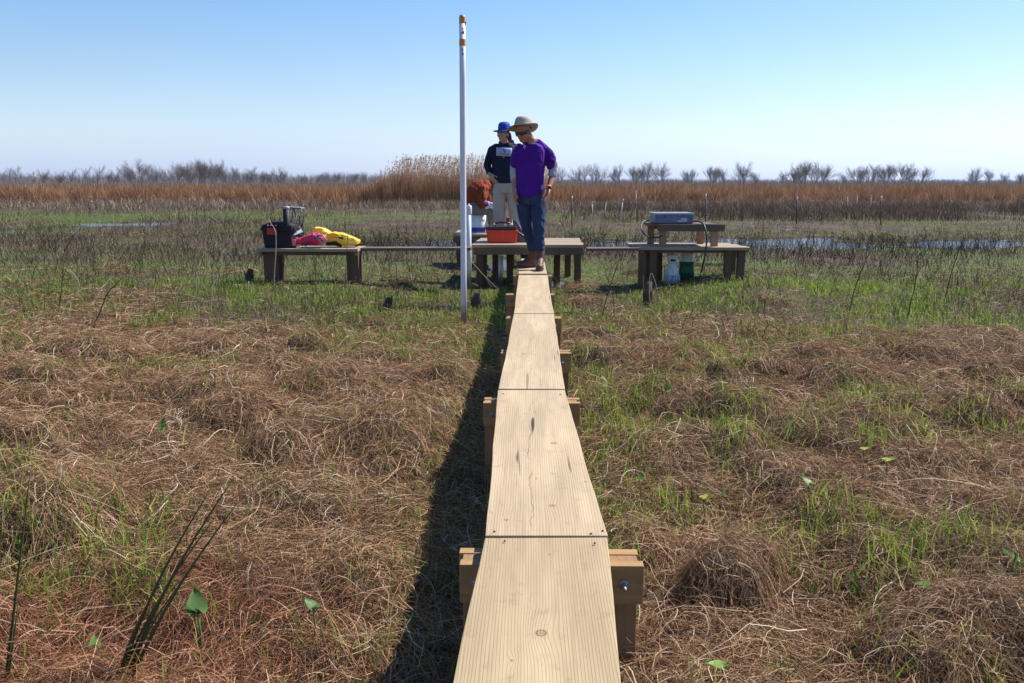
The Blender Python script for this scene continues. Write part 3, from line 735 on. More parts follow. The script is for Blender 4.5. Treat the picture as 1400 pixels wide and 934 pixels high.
DARKW = plain('dark grain', (.05, .035, .025), .8, .2)
for px_, py_ in ((676, 728), (824, 727), (808, 731), (690, 741), (813, 744), (688, 539), (766, 540), (694, 528), (768, 528), (708, 434), (752, 434), (706, 425), (753, 425)):
    q = up(px_, py_, BZ); MB().disc((q.x, q.y, BZ+.003), (0, 0, 1), .003, 8, .003).build('nail', DARKW, bw)

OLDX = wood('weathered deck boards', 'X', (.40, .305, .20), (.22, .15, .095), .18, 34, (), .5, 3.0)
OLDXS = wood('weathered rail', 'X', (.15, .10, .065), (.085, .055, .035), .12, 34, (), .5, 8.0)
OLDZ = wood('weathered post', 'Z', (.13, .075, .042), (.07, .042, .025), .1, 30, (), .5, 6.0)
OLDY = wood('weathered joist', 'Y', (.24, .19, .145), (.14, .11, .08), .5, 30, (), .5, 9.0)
def xat(px, Y, z): return at(px, 300, Y).x
def deck(name, label, x0, x1, y0, y1, nb, legs, zt=DZ, rail=.095, th=.036, cat='platform', group=None, xb=None, legw=.09):
    """x0..x1 at the front; boards along X"""
    t = thing(name, ((x0+x1)/2, (y0+y1)/2, .08), label, cat, group)
    xb0, xb1 = xb or (x0, x1); wb = (y1-y0)/nb
    for i in range(nb):
        ya = y0+i*wb; yb = ya+wb-.008; f = i/max(nb-1, 1); a = x0+(xb0-x0)*f+random.uniform(-.012, .012); b = x1+(xb1-x1)*f+random.uniform(-.012, .012)
        MB().quadbox((a, ya, 0), (b, ya+random.uniform(-.003, .003), 0), (b, yb, 0), (a, yb, 0), zt-th, zt+random.uniform(-.002, .002), .003).build('deck_board', OLDX, t)
    for yy in (y0+(.03 if rail > .08 else .12), y1-.07):
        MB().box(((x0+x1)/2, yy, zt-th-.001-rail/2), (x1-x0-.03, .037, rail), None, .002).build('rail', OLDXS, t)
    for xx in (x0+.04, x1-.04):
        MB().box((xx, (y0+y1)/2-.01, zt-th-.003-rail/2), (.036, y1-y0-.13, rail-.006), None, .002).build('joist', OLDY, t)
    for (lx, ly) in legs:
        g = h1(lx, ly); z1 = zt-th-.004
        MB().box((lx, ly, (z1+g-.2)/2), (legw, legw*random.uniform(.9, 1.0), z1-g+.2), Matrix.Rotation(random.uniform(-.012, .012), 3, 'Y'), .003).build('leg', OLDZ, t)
    return t
Yf, Yb = 11.62, 13.1
def X(px, Y): return at(px, 300, Y).x
deck('wooden_platform', 'weathered wooden platform at the end of the boardwalk carrying the toolboxes and the woman', X(645, Yf), X(799, Yf), Yf, Yb, 6,
     [(X(655, Yf), Yf+.11), (X(791, Yf), Yf+.11), (X(661, 12.3), 12.3), (X(677, 12.9), 12.95), (X(777, 12.9), 12.95), (X(697, 12.2), 12.2), (X(762, 12.3), 12.35), (X(716, 12.9), 12.95)], xb=(X(648, Yf), X(800, Yf)))
deck('rear_platform', 'small weathered platform behind the main one under the white bucket', X(618, 14.1), X(716, 14.1), 14.05, 15.3, 5, [(X(628, 14.2), 14.18), (X(700, 14.2), 14.18), (X(660, 15), 15.1)], cat='platform')
deck('wooden_bench', 'low wooden bench on the left carrying the black tote, pink dry bag and yellow bag', X(349, 10.9), X(489, 10.9), 10.85, 11.4, 2,
     [(X(364, 11), 10.99), (X(378, 11.2), 11.27), (X(478, 11), 10.99), (X(487, 11.2), 11.27), (X(372, 11), 10.99), (X(484, 10.95), 10.96)], cat='bench', rail=.05)
Ya, Yc = 11.2, 12.08
deck('equipment_bench', 'long low wooden bench on the right under the small table', X(875, Ya), X(1029, Ya), Ya, Yc, 3,
     [(X(881, Ya), Ya+.11), (X(896, Ya), Ya+.11), (X(888, 11.9), Yc-.14), (X(1018, Ya), Ya+.11), (X(1000, Ya), Ya+.11), (X(1004, 11.9), Yc-.14), (X(903, 11.9), Yc-.14)], cat='bench', rail=.04, xb=(X(868, Ya), X(1018, Ya)))
# narrow connecting planks
for x0, x1, lab in ((X(490, 11.2), X(644, 11.2), 'thin grey plank spanning from the left bench to the platform'), (X(801, 11.4), X(872, 11.4), 'thin grey plank spanning from the platform to the right bench')):
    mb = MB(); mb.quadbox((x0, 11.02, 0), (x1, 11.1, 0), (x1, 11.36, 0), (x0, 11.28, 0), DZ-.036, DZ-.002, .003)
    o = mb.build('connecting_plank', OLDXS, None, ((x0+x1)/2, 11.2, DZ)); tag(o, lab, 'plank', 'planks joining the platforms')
# small table on the right bench
tz = DZ+.285; tb = thing('small_table', (X(944, 11.6), 11.62, DZ), 'small table of bare lumber standing on the right bench with a grey case on top', 'table')
fy, by = 11.36, 11.92
MB().box(((X(899, fy)+X(991, fy))/2, fy-.02, tz-.045), (X(991, fy)-X(899, fy), .037, .088), None, .003).build('rail', OLDXS, tb)
MB().box(((X(886, by)+X(977, by))/2, by+.02, tz-.045), (X(977, by)-X(886, by), .037, .088), None, .003).build('rail', OLDXS, tb)
for i in range(4):
    yy = fy+.015+i*.14; MB().quadbox((X(893, fy)-.03, yy, 0), (X(984, fy)-.02, yy, 0), (X(984, fy)-.04, yy+.13, 0), (X(893, fy)-.05, yy+.13, 0), tz-.03, tz+.002, .002).build('top_board', OLDXS, tb)
for px_, yy in ((907, fy), (978, fy+.01), (890, by), (958, by)):
    MB().box((X(px_, yy), yy+.02 if yy < 11.6 else yy-.02, (DZ+tz-.03)/2+.001), (.09, .04, tz-.032-DZ), None, .002).build('leg', wood('table leg', 'Z', (.40, .25, .13), (.26, .15, .08), .15, 30, (), .4, 3.0), tb)

# ================================================================== poles, stakes
t = NT('white PVC'); p = t.obj(); z_ = t.n('SeparateXYZ', {0: p}).outputs[2]
mud = t.math('MULTIPLY', t.math('SUBTRACT', t.math('ADD', .16, t.math('MULTIPLY', t.noise(p, 25, 4), .16)), z_), 9.0, clamp=True)
c = t.mix(t.math('MULTIPLY_ADD', t.noise(t.mapv(p, (1, 1, .15)), 22, 4), 1.6, -.7, clamp=True), (.70, .70, .74), (.60, .59, .58))
c = t.mix(t.math('MULTIPLY', t.math('SUBTRACT', t.noise(t.mapv(p, (1, 1, .3)), 60, 3), .64), 9.0, clamp=True), c, (.42, .38, .33))
PVC = t.done(t.bsdf(t.mix(t.math('MULTIPLY', mud, .8), c, (.20, .15, .09)), .38, .45))
ORT = plain('orange tape', (.62, .25, .03), .4, .4, .12); PINK = plain('pink tape', (.65, .04, .16), .45, .4, .1)
INK = plain('dark marker', (.12, .03, .12), .6, .3); GREYC = plain('grey cap', (.25, .23, .24), .5)
pb = up(634.2, 445, .05); PY = pb.y; ptop = at(632, 21, PY)
pole = thing('marker_pole', (pb.x, PY, .03), 'tall white plastic pole with orange tape bands standing left of the boardwalk', 'pole')
pd_ = Vector((ptop.x-pb.x, 0, ptop.z-pb.z)); LNP = pd_.length
PR = .0285
def pp(f): return Vector((pb.x, PY, pb.z))+pd_*f
def fy_(py): return (445-py)/(445-21.0)
MB().tube([pp(-.06), pp(.2), pp(.5), pp(.8), pp(.992)], PR, 24).build('pipe', PVC, pole)
MB().tube([pp(.985), pp(1.0)], [PR*1.01, PR*.9], 24).build('cap', GREYC, pole)
for a, b in ((32, 23.5), (61, 52)): MB().tube([pp(fy_(a)), pp(fy_(b))], PR*1.05, 24, False).build('tape_band', ORT, pole)
def wrap(name, pts, m, par):
    """flat mark bent round the pole: (angle from the camera side to the right in rad, pixel row)"""
    vs = []
    for a, py in pts:
        c = pp(fy_(py)); vs.append(c+Vector((math.sin(a)*PR*1.03, -math.cos(a)*PR*1.03, 0)))
    mb = MB(); n = len(vs); mb.add(vs+[v+Vector((0, .003, 0)) for v in vs], [list(range(n)), list(range(n, 2*n))[::-1]]+[[i, (i+1) % n, n+(i+1) % n, n+i] for i in range(n)]); return mb.build(name, m, par)
wrap('pink_mark', [(.0, 38), (.35, 37.6), (.75, 38), (.8, 46), (.4, 46), (-.2, 46), (-.2, 44), (.05, 42)], PINK, pole)
wrap('marking', [(-.35, 65), (0, 65), (.4, 65), (.4, 66), (.12, 66), (.12, 70), (.4, 70.5), (.45, 73.5), (.1, 73.3), (-.05, 72), (0, 66), (-.35, 66)], INK, pole)
MB().box(pp(.975)+Vector((.030, -.004, 0)), (.009, .014, .035), Matrix.Rotation(.25, 3, 'Y'), .003).build('tape_flag', ORT, pole)
# short capped pipe at the platform
q = X(641, 11.45)
sp_ = thing('capped_pipe', (q, 11.45, .05), 'short white capped pipe standing between the tall pole and the red toolbox', 'pipe')
zt = at(641, 280, 11.45).z
MB().tube([(q, 11.45, 0), (q, 11.45, zt-.06)], .030, 20).build('pipe', PVC, sp_)
MB().tube([(q, 11.45, zt-.13), (q, 11.45, zt-.12), (q, 11.45, zt-.02), (q, 11.45, zt-.01)], [.032, .039, .039, .034], 20).build('cap', PVC, sp_)
MB().tube([(q, 11.45, zt-.01), (q, 11.45, zt+.012)], [.014, .012], 8).build('cap_nut', PVC, sp_)
q = X(685, 12.0)
MB().tube([(q-.01, 12.05, .0), (q, 12.0, .42)], .03, 16).tube([(q, 12.0, .42), (q, 12.0, .44)], [.034, .034], 16).build('drain_pipe', PVC, None, (q, 12, 0))
tag(bpy.data.objects['drain_pipe'], 'white pipe slanting in the mud under the platform', 'pipe')
DKS = plain('rusty steel stake', (.07, .05, .045), .7); WHS = plain('white stake', (.6, .58, .55), .6)
stk = [(782, 268, 294, 28, 0, 'dark steel stake with white top just right of the man, in front of the reeds'), (965, 265, 298, 27, 0, 'tall dark steel stake with white top rising above the grey case'),
       (810, 276, 293, 33, 1, 'pale wooden stake right of the first dark stake, before the reeds'), (826, 276, 290, 35, 1, 'thin pale stake leaning beside the other stakes'), (848, 272, 293, 32, 1, 'pale stake leaning right in the brown brush'),
       (870, 261, 279, 46, 1, 'weathered stake against the reeds above the left end of the grey case'), (1090, 269, 292, 30, 0, 'dark stake with white top right of the bench in the brown brush'),
       (1159, 268, 276, 48, 1, 'short white stake at the reed edge, left of a pair'), (1172, 267, 275, 48, 1, 'short white stake at the reed edge, first of a pair'), (1191, 267, 277, 47, 1, 'short white stake at the reed edge, second of a pair'), (1205, 268, 297, 29, 0, 'dark stake beside the leaning grass tuft on the right')]
for x_, t_, b_, Y_, kd, lab in stk:
    p0 = at(x_, b_, Y_); p1 = at(x_+(4 if x_ == 848 else 3 if x_ == 826 else 0), t_, Y_); g = h1(p0.x, Y_)
    s_ = thing('stake', (p0.x, Y_, g), lab, 'stake', 'stakes before the reeds')
    r_ = .020 if kd == 0 else .017
    MB().tube([(p0.x, Y_, g-.1), p0.lerp(p1, .78)], r_, 6).build('shaft', DKS if kd == 0 else WHS, s_)
    MB().tube([p0.lerp(p1, .78), p1], r_*1.15, 6).build('top', WHS, s_)

# ================================================================== things on the platforms
ORANGE = plain('orange plastic', (.66, .04, .014), .38, .5, .08, 20, .05); BLACKP = plain('black plastic', (.018, .018, .02), .4, .5, .2, 25, .1)
GREYP = plain('slate plastic', (.09, .10, .13), .45, .5, .15); CREAM = plain('peach rubber', (.62, .36, .24), .6); REDP = plain('red plastic', (.50, .015, .02), .4, .5, .1)
ty = 11.92; cx = (X(663, ty)+X(709, ty))/2; bwid = X(708, ty)-X(664, ty)
tbx = thing('toolbox', (cx, ty+.11, DZ), 'bright orange red toolbox with black lid and handle at the platform front', 'toolbox')
MB().box((cx, ty+.11, DZ+.075), (bwid*.97, .20, .145), None, .012, .93).build('body', ORANGE, tbx)
MB().box((cx, ty+.11, DZ+.16), (bwid*1.0, .215, .03), None, .008).build('rim', ORANGE, tbx)
MB().box((cx-.01, ty+.115, DZ+.199), (bwid*.96, .20, .045), None, .014).build('lid', BLACKP, tbx)
for dx in (0,): MB().box((cx+.005, ty-.005, DZ+.15), (.05, .014, .055), None, .004).box((cx+.005, ty-.014, DZ+.16), (.03, .01, .02), None, .003).build('latch', ORANGE, tbx)
for sx in (-1, 1): MB().box((cx+sx*(bwid*.5-.035), ty+.005, DZ+.09), (.012, .012, .13), None, .003).build('corner_rib', ORANGE, tbx)
hz = DZ+.222
MB().tube([(cx-.10, ty+.11, hz-.005), (cx-.09, ty+.11, hz+.04), (cx-.03, ty+.11, hz+.055), (cx+.05, ty+.11, hz+.055), (cx+.11, ty+.11, hz+.04), (cx+.12, ty+.11, hz-.005)], .013, 10).build('handle', BLACKP, tbx)
MB().tube([(cx-.125, ty+.10, hz+.0), (cx-.095, ty+.10, hz+.035)], .016, 10).tube([(cx+.095, ty+.10, hz+.01), (cx+.15, ty+.10, hz+.022)], .022, 10).build('handle_mount', CREAM, tbx)
# slate bag behind it
bx = X(709, 12.12)
bg = thing('tool_bag', (bx, 12.15, DZ), 'dark slate wedge shaped bag standing against the right end of the orange toolbox', 'bag')
a0, a1 = X(697, 12.1), X(721, 12.1)
MB().add([(a0, 12.06, DZ), (a1, 12.06, DZ), (a1, 12.3, DZ), (a0, 12.3, DZ), (a0+.02, 12.1, DZ+.31), (a0+.08, 12.1, DZ+.31), (a0+.08, 12.24, DZ+.31), (a0+.02, 12.24, DZ+.31), (a1-.01, 12.06, DZ+.06), (a1-.01, 12.3, DZ+.06)],
         [[0, 3, 2, 1], [4, 5, 6, 7], [0, 1, 8, 5, 4], [3, 7, 6, 9, 2], [0, 4, 7, 3], [1, 2, 9, 8], [8, 9, 6, 5]]).build('body', GREYP, bg)
MB().tube([(a0+.03, 12.09, DZ+.3), (a0+.02, 12.05, DZ+.2), (a1-.06, 12.04, DZ+.1), (a1+.02, 12.05, DZ+.02)], .012, 6).build('strap', BLACKP, bg)
rx_ = X(715, 12.5)
rc = thing('fuel_can', (rx_, 12.5, DZ), 'red plastic can standing behind the legs of the man in purple', 'can')
MB().box((rx_, 12.5, DZ+.12), (.17, .15, .24), None, .02).build('body', REDP, rc); MB().tube([(rx_-.03, 12.5, DZ+.24), (rx_-.02, 12.5, DZ+.28)], .022, 10).build('cap', BLACKP, rc)
rx_ = X(694, 12.2)
rc = thing('red_bottle', (rx_, 12.24, DZ), 'small bottle with red cap behind the handle of the orange toolbox', 'bottle')
MB().tube([(rx_, 12.24, DZ), (rx_, 12.24, DZ+.25), (rx_, 12.24, DZ+.28)], [.032, .032, .018], 12).build('body', plain('clear grey plastic', (.5, .5, .52), .3), rc)
MB().box((rx_, 12.24, DZ+.305), (.05, .05, .055), None, .008).build('cap', REDP, rc)
# bucket
by_ = 14.6; bx = X(653, by_)
bk = thing('bucket', (bx, by_, DZ), 'white plastic bucket with blue band, seat of the crouching person', 'bucket')
WHP = plain('white bucket plastic', (.68, .72, .80), .4, .5, .06); BLP = plain('blue print', (.02, .05, .30), .4)
MB().tube([(bx, by_, DZ+.001), (bx, by_, DZ+.08), (bx, by_, DZ+.33)], [.125, .131, .146], 28).build('body', WHP, bk)
MB().tube([(bx, by_, DZ+.012), (bx, by_, DZ+.085)], [.1285, .134], 28, False).build('band', BLP, bk)
MB().tube([(bx, by_, DZ+.325), (bx, by_, DZ+.36)], [.155, .155], 28).build('lid', WHP, bk)
MB().box((bx+.1, by_-.105, DZ+.2), (.05, .012, .045), Matrix.Rotation(.6, 3, 'Z'), .004).build('label', plain('white label', (.8, .8, .8), .5), bk)
# ---- left bench: tote
tx0, tx1 = X(355, 10.95), X(392, 10.95); tcx = (tx0+tx1)/2+.05; tyc = 11.12; Rz = Matrix.Rotation(R(-9), 3, 'Z')
tote = thing('storage_tote', (tcx, tyc, DZ), 'black lidded storage tote with red label at the left end of the left bench', 'tote')
BLK = plain('black tote plastic', (.014, .012, .014), .62, .3, .25, 18, .1)
MB().box((tcx, tyc, DZ+.115), (.40, .30, .23), Rz, .02, .9).build('body', BLK, tote)
MB().box((tcx, tyc, DZ+.232), (.425, .325, .035), Rz, .008).box((tcx, tyc, DZ+.265), (.40, .30, .035), Rz, .012).build('rim', BLK, tote)
MB().add([Vector((tcx, tyc, 0))+Rz @ Vector(v) for v in ((-.2, -.14, DZ+.28), (.19, -.14, DZ+.28), (.19, .14, DZ+.28), (-.2, .14, DZ+.28), (-.07, -.13, DZ+.325), (.08, -.13, DZ+.325), (.1, .12, DZ+.33), (-.08, .12, DZ+.33))],
         [[0, 1, 2, 3], [4, 7, 6, 5], [0, 4, 5, 1], [1, 5, 6, 2], [2, 6, 7, 3], [3, 7, 4, 0]]).build('lid', BLK, tote)
MB().box(Vector((tcx, tyc, DZ+.21))+Rz @ Vector((-.055, -.164, 0)), (.13, .008, .085), Rz, .002).build('red_label', REDP, tote)
for dx in (-.11, -.07, .0): MB().box(Vector((tcx, tyc, DZ+.283))+Rz @ Vector((dx, -.15, 0)), (.014, .02, .012), Rz, .003).build('lid_clip', WHS, tote)
MB().box(Vector((tcx, tyc, DZ+.235))+Rz @ Vector((.217, -.06, 0)), (.02, .13, .05), Rz, .006).build('handle', BLK, tote)
# thermos leaning in front
th0 = Vector((X(389, 10.9), 10.98, DZ+.20)); th1 = Vector((X(389, 10.9), 11.0, at(390, 282, 10.98).z))
tm = thing('flask', (th0.x, th0.y, th0.z), 'tall black flask with pale cap standing out of the black tote', 'flask')
MB().tube([th0, th0.lerp(th1, .1), th0.lerp(th1, .9)], .042, 18).build('body', BLK, tm)
MB().tube([th0.lerp(th1, .88), th0.lerp(th1, .97), th1], [.043, .041, .03], 18).build('cap', plain('silver cap', (.35, .35, .36), .35, .5, .1), tm)
# ribbed grey lid
SLV = plain('silver grey plastic', (.26, .28, .33), .35, .5, .12)
gl = thing('ribbed_box', (X(399, 11.1), 11.1, DZ), 'silver grey ribbed plastic box beside the black tote, under the folding stool', 'box')
Rr_ = Matrix.Rotation(R(-28), 3, 'Y') @ Matrix.Rotation(R(-20), 3, 'Z'); c0 = Vector((X(400, 11.1), 11.13, DZ+.19))
MB().box(c0, (.12, .2, .10), Rr_, .012).build('body', SLV, gl)
for k in range(4): MB().box(c0+Rr_ @ Vector((.0, -.104, -.038+k*.025)), (.115, .01, .010), Rr_, .003).build('rib', SLV, gl)
MB().box((X(400, 11.1), 11.13, DZ+.065), (.10, .2, .13), None, .01).build('base', plain('brown plastic', (.10, .06, .055), .5), gl)
MB().tube([c0+Vector((-.08, -.13, .09)), c0+Vector((-.06, -.15, .0)), c0+Vector((.0, -.15, -.09)), c0+Vector((.05, -.13, -.12))], .008, 6).build('cord', BLK, gl)
# folding stool
DGM = plain('dark frame metal', (.03, .03, .035), .45, .5); fs_y = 11.28
zs = at(400, 284, fs_y).z; xa, xb_ = X(388, fs_y), X(415, fs_y)
fs = thing('folding_stool', ((xa+xb_)/2, fs_y, DZ), 'dark folding stool with crossed legs standing behind the black tote', 'stool')
mb = MB(); mb.box(((xa+xb_)/2, fs_y, zs), (xb_-xa, .2, .022), Matrix.Rotation(.06, 3, 'Y'), .01); mb.build('seat', plain('grey fabric seat', (.16, .17, .19), .7), fs)
for yy in (fs_y-.09, fs_y+.09):
    for (t0, t1) in ((X(405, fs_y), X(414, fs_y)), (X(415, fs_y), X(406, fs_y)), (X(390, fs_y), X(399, fs_y)), (X(399, fs_y), X(391, fs_y))):
        MB().tube([(t0, yy, zs-.01), (t1, yy, DZ+.01)], .008, 8).build('leg', DGM, fs)
MB().tube([(X(394, fs_y), fs_y-.11, zs-.07), (X(397, fs_y), fs_y-.11, zs-.09)], .022, 8).build('joint', DGM, fs)
# dry bag
MAG = plain('magenta coated fabric', (.62, .02, .09), .42, .45, .18, 12, .4); PK = plain('pink folded end', (.85, .16, .20), .45, .4, .15, 12, .4)
dy = 11.02; dbx = X(424, dy); db = thing('dry_bag', (dbx, dy, DZ), 'crimson roll top dry bag lying on the left bench between tote and yellow bag', 'bag')
def px3(px, py, Y): return at(px, py, Y)
remesh(MB().chain([px3(403, 331, dy), px3(411, 330, dy), px3(420, 328.5, dy), px3(430, 327, dy), px3(438, 328, dy)], [.035, .048, .065, .083, .07]), 'body', MAG, db, .007, 4, lambda P: np.concatenate([P[:, :2], np.maximum(P[:, 2:]+((fbm(P[:, 0]*2.0, P[:, 1]*.7+P[:, 2]*.7, .06, 3, 4.4)-.5)*.035)[:, None], DZ+.004)], 1))
remesh(MB().add([px3(393, 329, dy-.04), px3(404, 327, dy-.05), px3(405, 336, dy-.05), px3(394, 337, dy-.03), px3(394, 329, dy+.04), px3(404, 327, dy+.05), px3(405, 336, dy+.05), px3(395, 337, dy+.03)],
       [[0, 3, 2, 1], [4, 5, 6, 7], [0, 1, 5, 4], [1, 2, 6, 5], [2, 3, 7, 6], [3, 0, 4, 7]]).capsule(px3(397, 333, dy), px3(404, 333, dy), .03, .035), 'folded_top', PK, db, .006, 3)
MB().tube([px3(434, 322, dy-.06), px3(441, 322, dy-.08), px3(446, 328, dy-.08), px3(441, 334, dy-.06)], .014, 8).tube([px3(430, 321, dy-.05), px3(436, 328, dy-.09), px3(444, 336, dy-.1)], .01, 8).build('buckle_strap', SLV, db)
MB().box(px3(417, 334, dy-.075), (.05, .01, .045), Matrix.Rotation(.15, 3, 'Y'), .003).build('patch', plain('dark patch', (.12, .03, .07), .6), db)
# yellow bag
YEL = plain('yellow coated fabric', (.82, .47, .02), .45, .45, .12, 9, .5); YL2 = plain('lemon coated fabric', (.86, .66, .08), .5, .4, .1, 9, .5)
yy = 11.2; yb = thing('life_vest', (X(458, yy), yy, DZ), 'yellow life vest spread at the right end of the left bench', 'life vest')
def wr_(P):
    n = fbm(P[:, 0]+P[:, 2], P[:, 2]*1.6+P[:, 1], .055, 3, 4.4)-.5; return P+np.stack([n*0, -n*.035, n*.028], 1)
def slab(pts, Y, d, ext=.02):
    n = len(pts); mb = MB(); f = [at(a, b, Y-d) for a, b in pts]; g_ = [at(a, b, Y-d)+Vector((0, 2*d, 0)) for a, b in pts]
    mb.add(f+g_, [list(range(n)), list(range(n, 2*n))[::-1]]+[[i, (i+1) % n, n+(i+1) % n, n+i] for i in range(n)]); return mb
remesh(slab([(441, 322), (452, 318.5), (468, 320), (480, 325), (489, 329.5), (488, 334.5), (470, 336), (455, 333), (444, 330)], yy, .11), 'body', YEL, yb, .008, 4, wr_)
remesh(slab([(427, 313), (430, 311), (440, 312.5), (446, 316), (453, 322), (446, 325), (436, 322), (429, 318)], yy+.03, .1), 'collar', YL2, yb, .008, 3, wr_)
remesh(slab([(462, 322), (478, 326), (488, 330.5), (486, 333.5), (472, 332), (462, 327)], yy-.03, .09), 'side_panel', YL2, yb, .007, 3, wr_)
MB().box(px3(466, 325.5, yy-.13), (.06, .02, .022), Matrix.Rotation(.3, 3, 'Y'), .004).build('buckle', BLK, yb)
MB().chain([px3(448, 334, yy-.12), px3(458, 333, yy-.12), px3(466, 336, yy-.12)], [.022, .03, .014]).build('strap', BLK, yb)
MB().tube([px3(486, 336.5, yy-.1), px3(492, 334.5, yy-.1), px3(496, 332.5, yy-.08)], .012, 6).build('cord', BLK, yb)
# ---- instrument case
cy = 11.55; c0 = Vector((X(918, cy), cy+.03, tz+.006)); Rc = Matrix.Rotation(R(5), 3, 'Z')
CASE = plain('blue grey case plastic', (.13, .16, .24), .42, .5, .12, 15, .1); CASEL = plain('pale grey lid', (.26, .28, .34), .45, .5, .1)
cs = thing('instrument_case', c0, 'blue grey latched instrument case lying on the small table on the right', 'case')
cs_w = .50
MB().box(c0+Vector((0, 0, .05)), (cs_w, .34, .10), Rc, .012).build('body', CASE, cs)
MB().box(c0+Vector((0, 0, .118)), (cs_w+.012, .352, .034), Rc, .010).build('lid', CASEL, cs)
for dx in (-.20, -.10, .13, .2): MB().box(c0+Rc @ Vector((dx, -.18, .10)), (.035, .014, .042), Rc, .004).build('latch', CASE, cs)
for dx in (-.235, .235): MB().box(c0+Rc @ Vector((dx, -.174, .05)), (.018, .014, .085), Rc, .003).build('corner_rib', CASE, cs)
MB().box(c0+Rc @ Vector((.125, -.1725, .045)), (.08, .003, .045), Rc, 0).build('sticker', plain('pale sticker', (.42, .47, .42), .5), cs)
MB().box(c0+Rc @ Vector((.075, -.1722, .03)), (.06, .003, .02), Rc, 0).build('sticker', plain('white sticker', (.6, .6, .62), .5), cs)
HOSE = plain('black hose', (.015, .015, .018), .45, .5)
def smooth_path(pts, n=6):
    out = []
    for i in range(len(pts)-1):
        p0 = pts[max(i-1, 0)]; p1 = pts[i]; p2 = pts[i+1]; p3 = pts[min(i+2, len(pts)-1)]
        for k in range(n):
            t_ = k/n; out.append(.5*((2*p1)+(p2-p0)*t_+(2*p0-5*p1+4*p2-p3)*t_*t_+(3*p1-p0-3*p2+p3)*t_**3))
    out.append(pts[-1]); return out
pts = [at(a, b, y_) for a, b, y_ in ((887, 302, 11.55), (880, 303, 11.5), (876.5, 310, 11.4), (880, 319, 11.3), (889, 325, 11.27), (900, 324.5, 11.27), (906, 322, 11.3))]
tag(MB().tube(smooth_path(pts), .009, 8).build('hose', HOSE, None, pts[0]), 'black hose looping out of the left end of the grey case', 'hose')
pts = [at(a, b, y_) for a, b, y_ in ((945, 304, 11.55), (953, 302.5, 11.45), (961, 306, 11.25), (965, 316, 11.15), (966, 330, 11.1), (964.5, 345, 11.08), (962, 358, 11.1), (959, 372, 11.2))]
tag(MB().tube(smooth_path(pts), .011, 8).build('hose', HOSE, None, pts[0]), 'black hose from the right end of the grey case down to the water', 'hose')
# ---- sensors under the right bench
WHD = plain('white device plastic', (.74, .75, .78), .35, .5, .06); GRN = plain('green plastic', (.01, .12, .05), .4)
sy = 11.5; sx = X(921, sy); z0 = at(921, 377, sy).z; z1 = at(921, 347, sy).z; hh = z1-z0
sd = thing('water_sampler', (sx, sy, z0), 'white domed sampler with dark slot standing under the right bench', 'sampler')
MB().tube([(sx, sy, z0-.1), (sx, sy, z0+.07*hh), (sx, sy, z0+.32*hh), (sx, sy, z0+.5*hh), (sx, sy, z0+.6*hh)], [.085, .088, .082, .055, .045], 22).build('body', WHD, sd)
MB().box((sx, sy, z0+.76*hh), (.115, .11, .30*hh), None, .02).build('head', WHD, sd)
MB().ell((sx, sy, z0+.90*hh), (.075, .07, .035)).box((sx-.085, sy-.02, z0+.88*hh), (.05, .05, .014), None, .004).build('hood', WHD, sd)
MB().box((sx, sy-.057, z0+.72*hh), (.065, .008, .028), None, .002).build('slot', BLK, sd)
MB().tube([(sx, sy, z0-.1), (sx, sy, z0+.05*hh)], [.115, .105], 20).build('base_ring', plain('pale blue plastic', (.35, .45, .55), .4), sd)
sy = 11.8; sx = X(941, sy); z0 = at(941, 372, sy).z; z1 = at(941, 339, sy).z; hh = z1-z0
sd = thing('water_sampler', (sx, sy, z0), 'white sampler with green lower half half hidden behind the domed one', 'sampler')
MB().tube([(sx, sy, z0-.1), (sx, sy, z0+.45*hh)], [.105, .1], 20).build('base', GRN, sd)
MB().tube([(sx, sy, z0+.45*hh), (sx, sy, z0+.5*hh), (sx, sy, z0+.8*hh), (sx, sy, z0+hh)], [.11, .09, .09, .07], 20).build('head', WHD, sd)
MB().tube([(sx+.1, sy-.03, z0+.62*hh), (sx+.17, sy-.03, z0+.64*hh)], .014, 8).build('outlet', WHD, sd)
MB().tube([(sx-.05, sy-.09, z0+.8*hh), (sx, sy-.1, z0+.95*hh), (sx+.05, sy-.09, z0+.78*hh)], .008, 6).build('bail', DGM, sd)
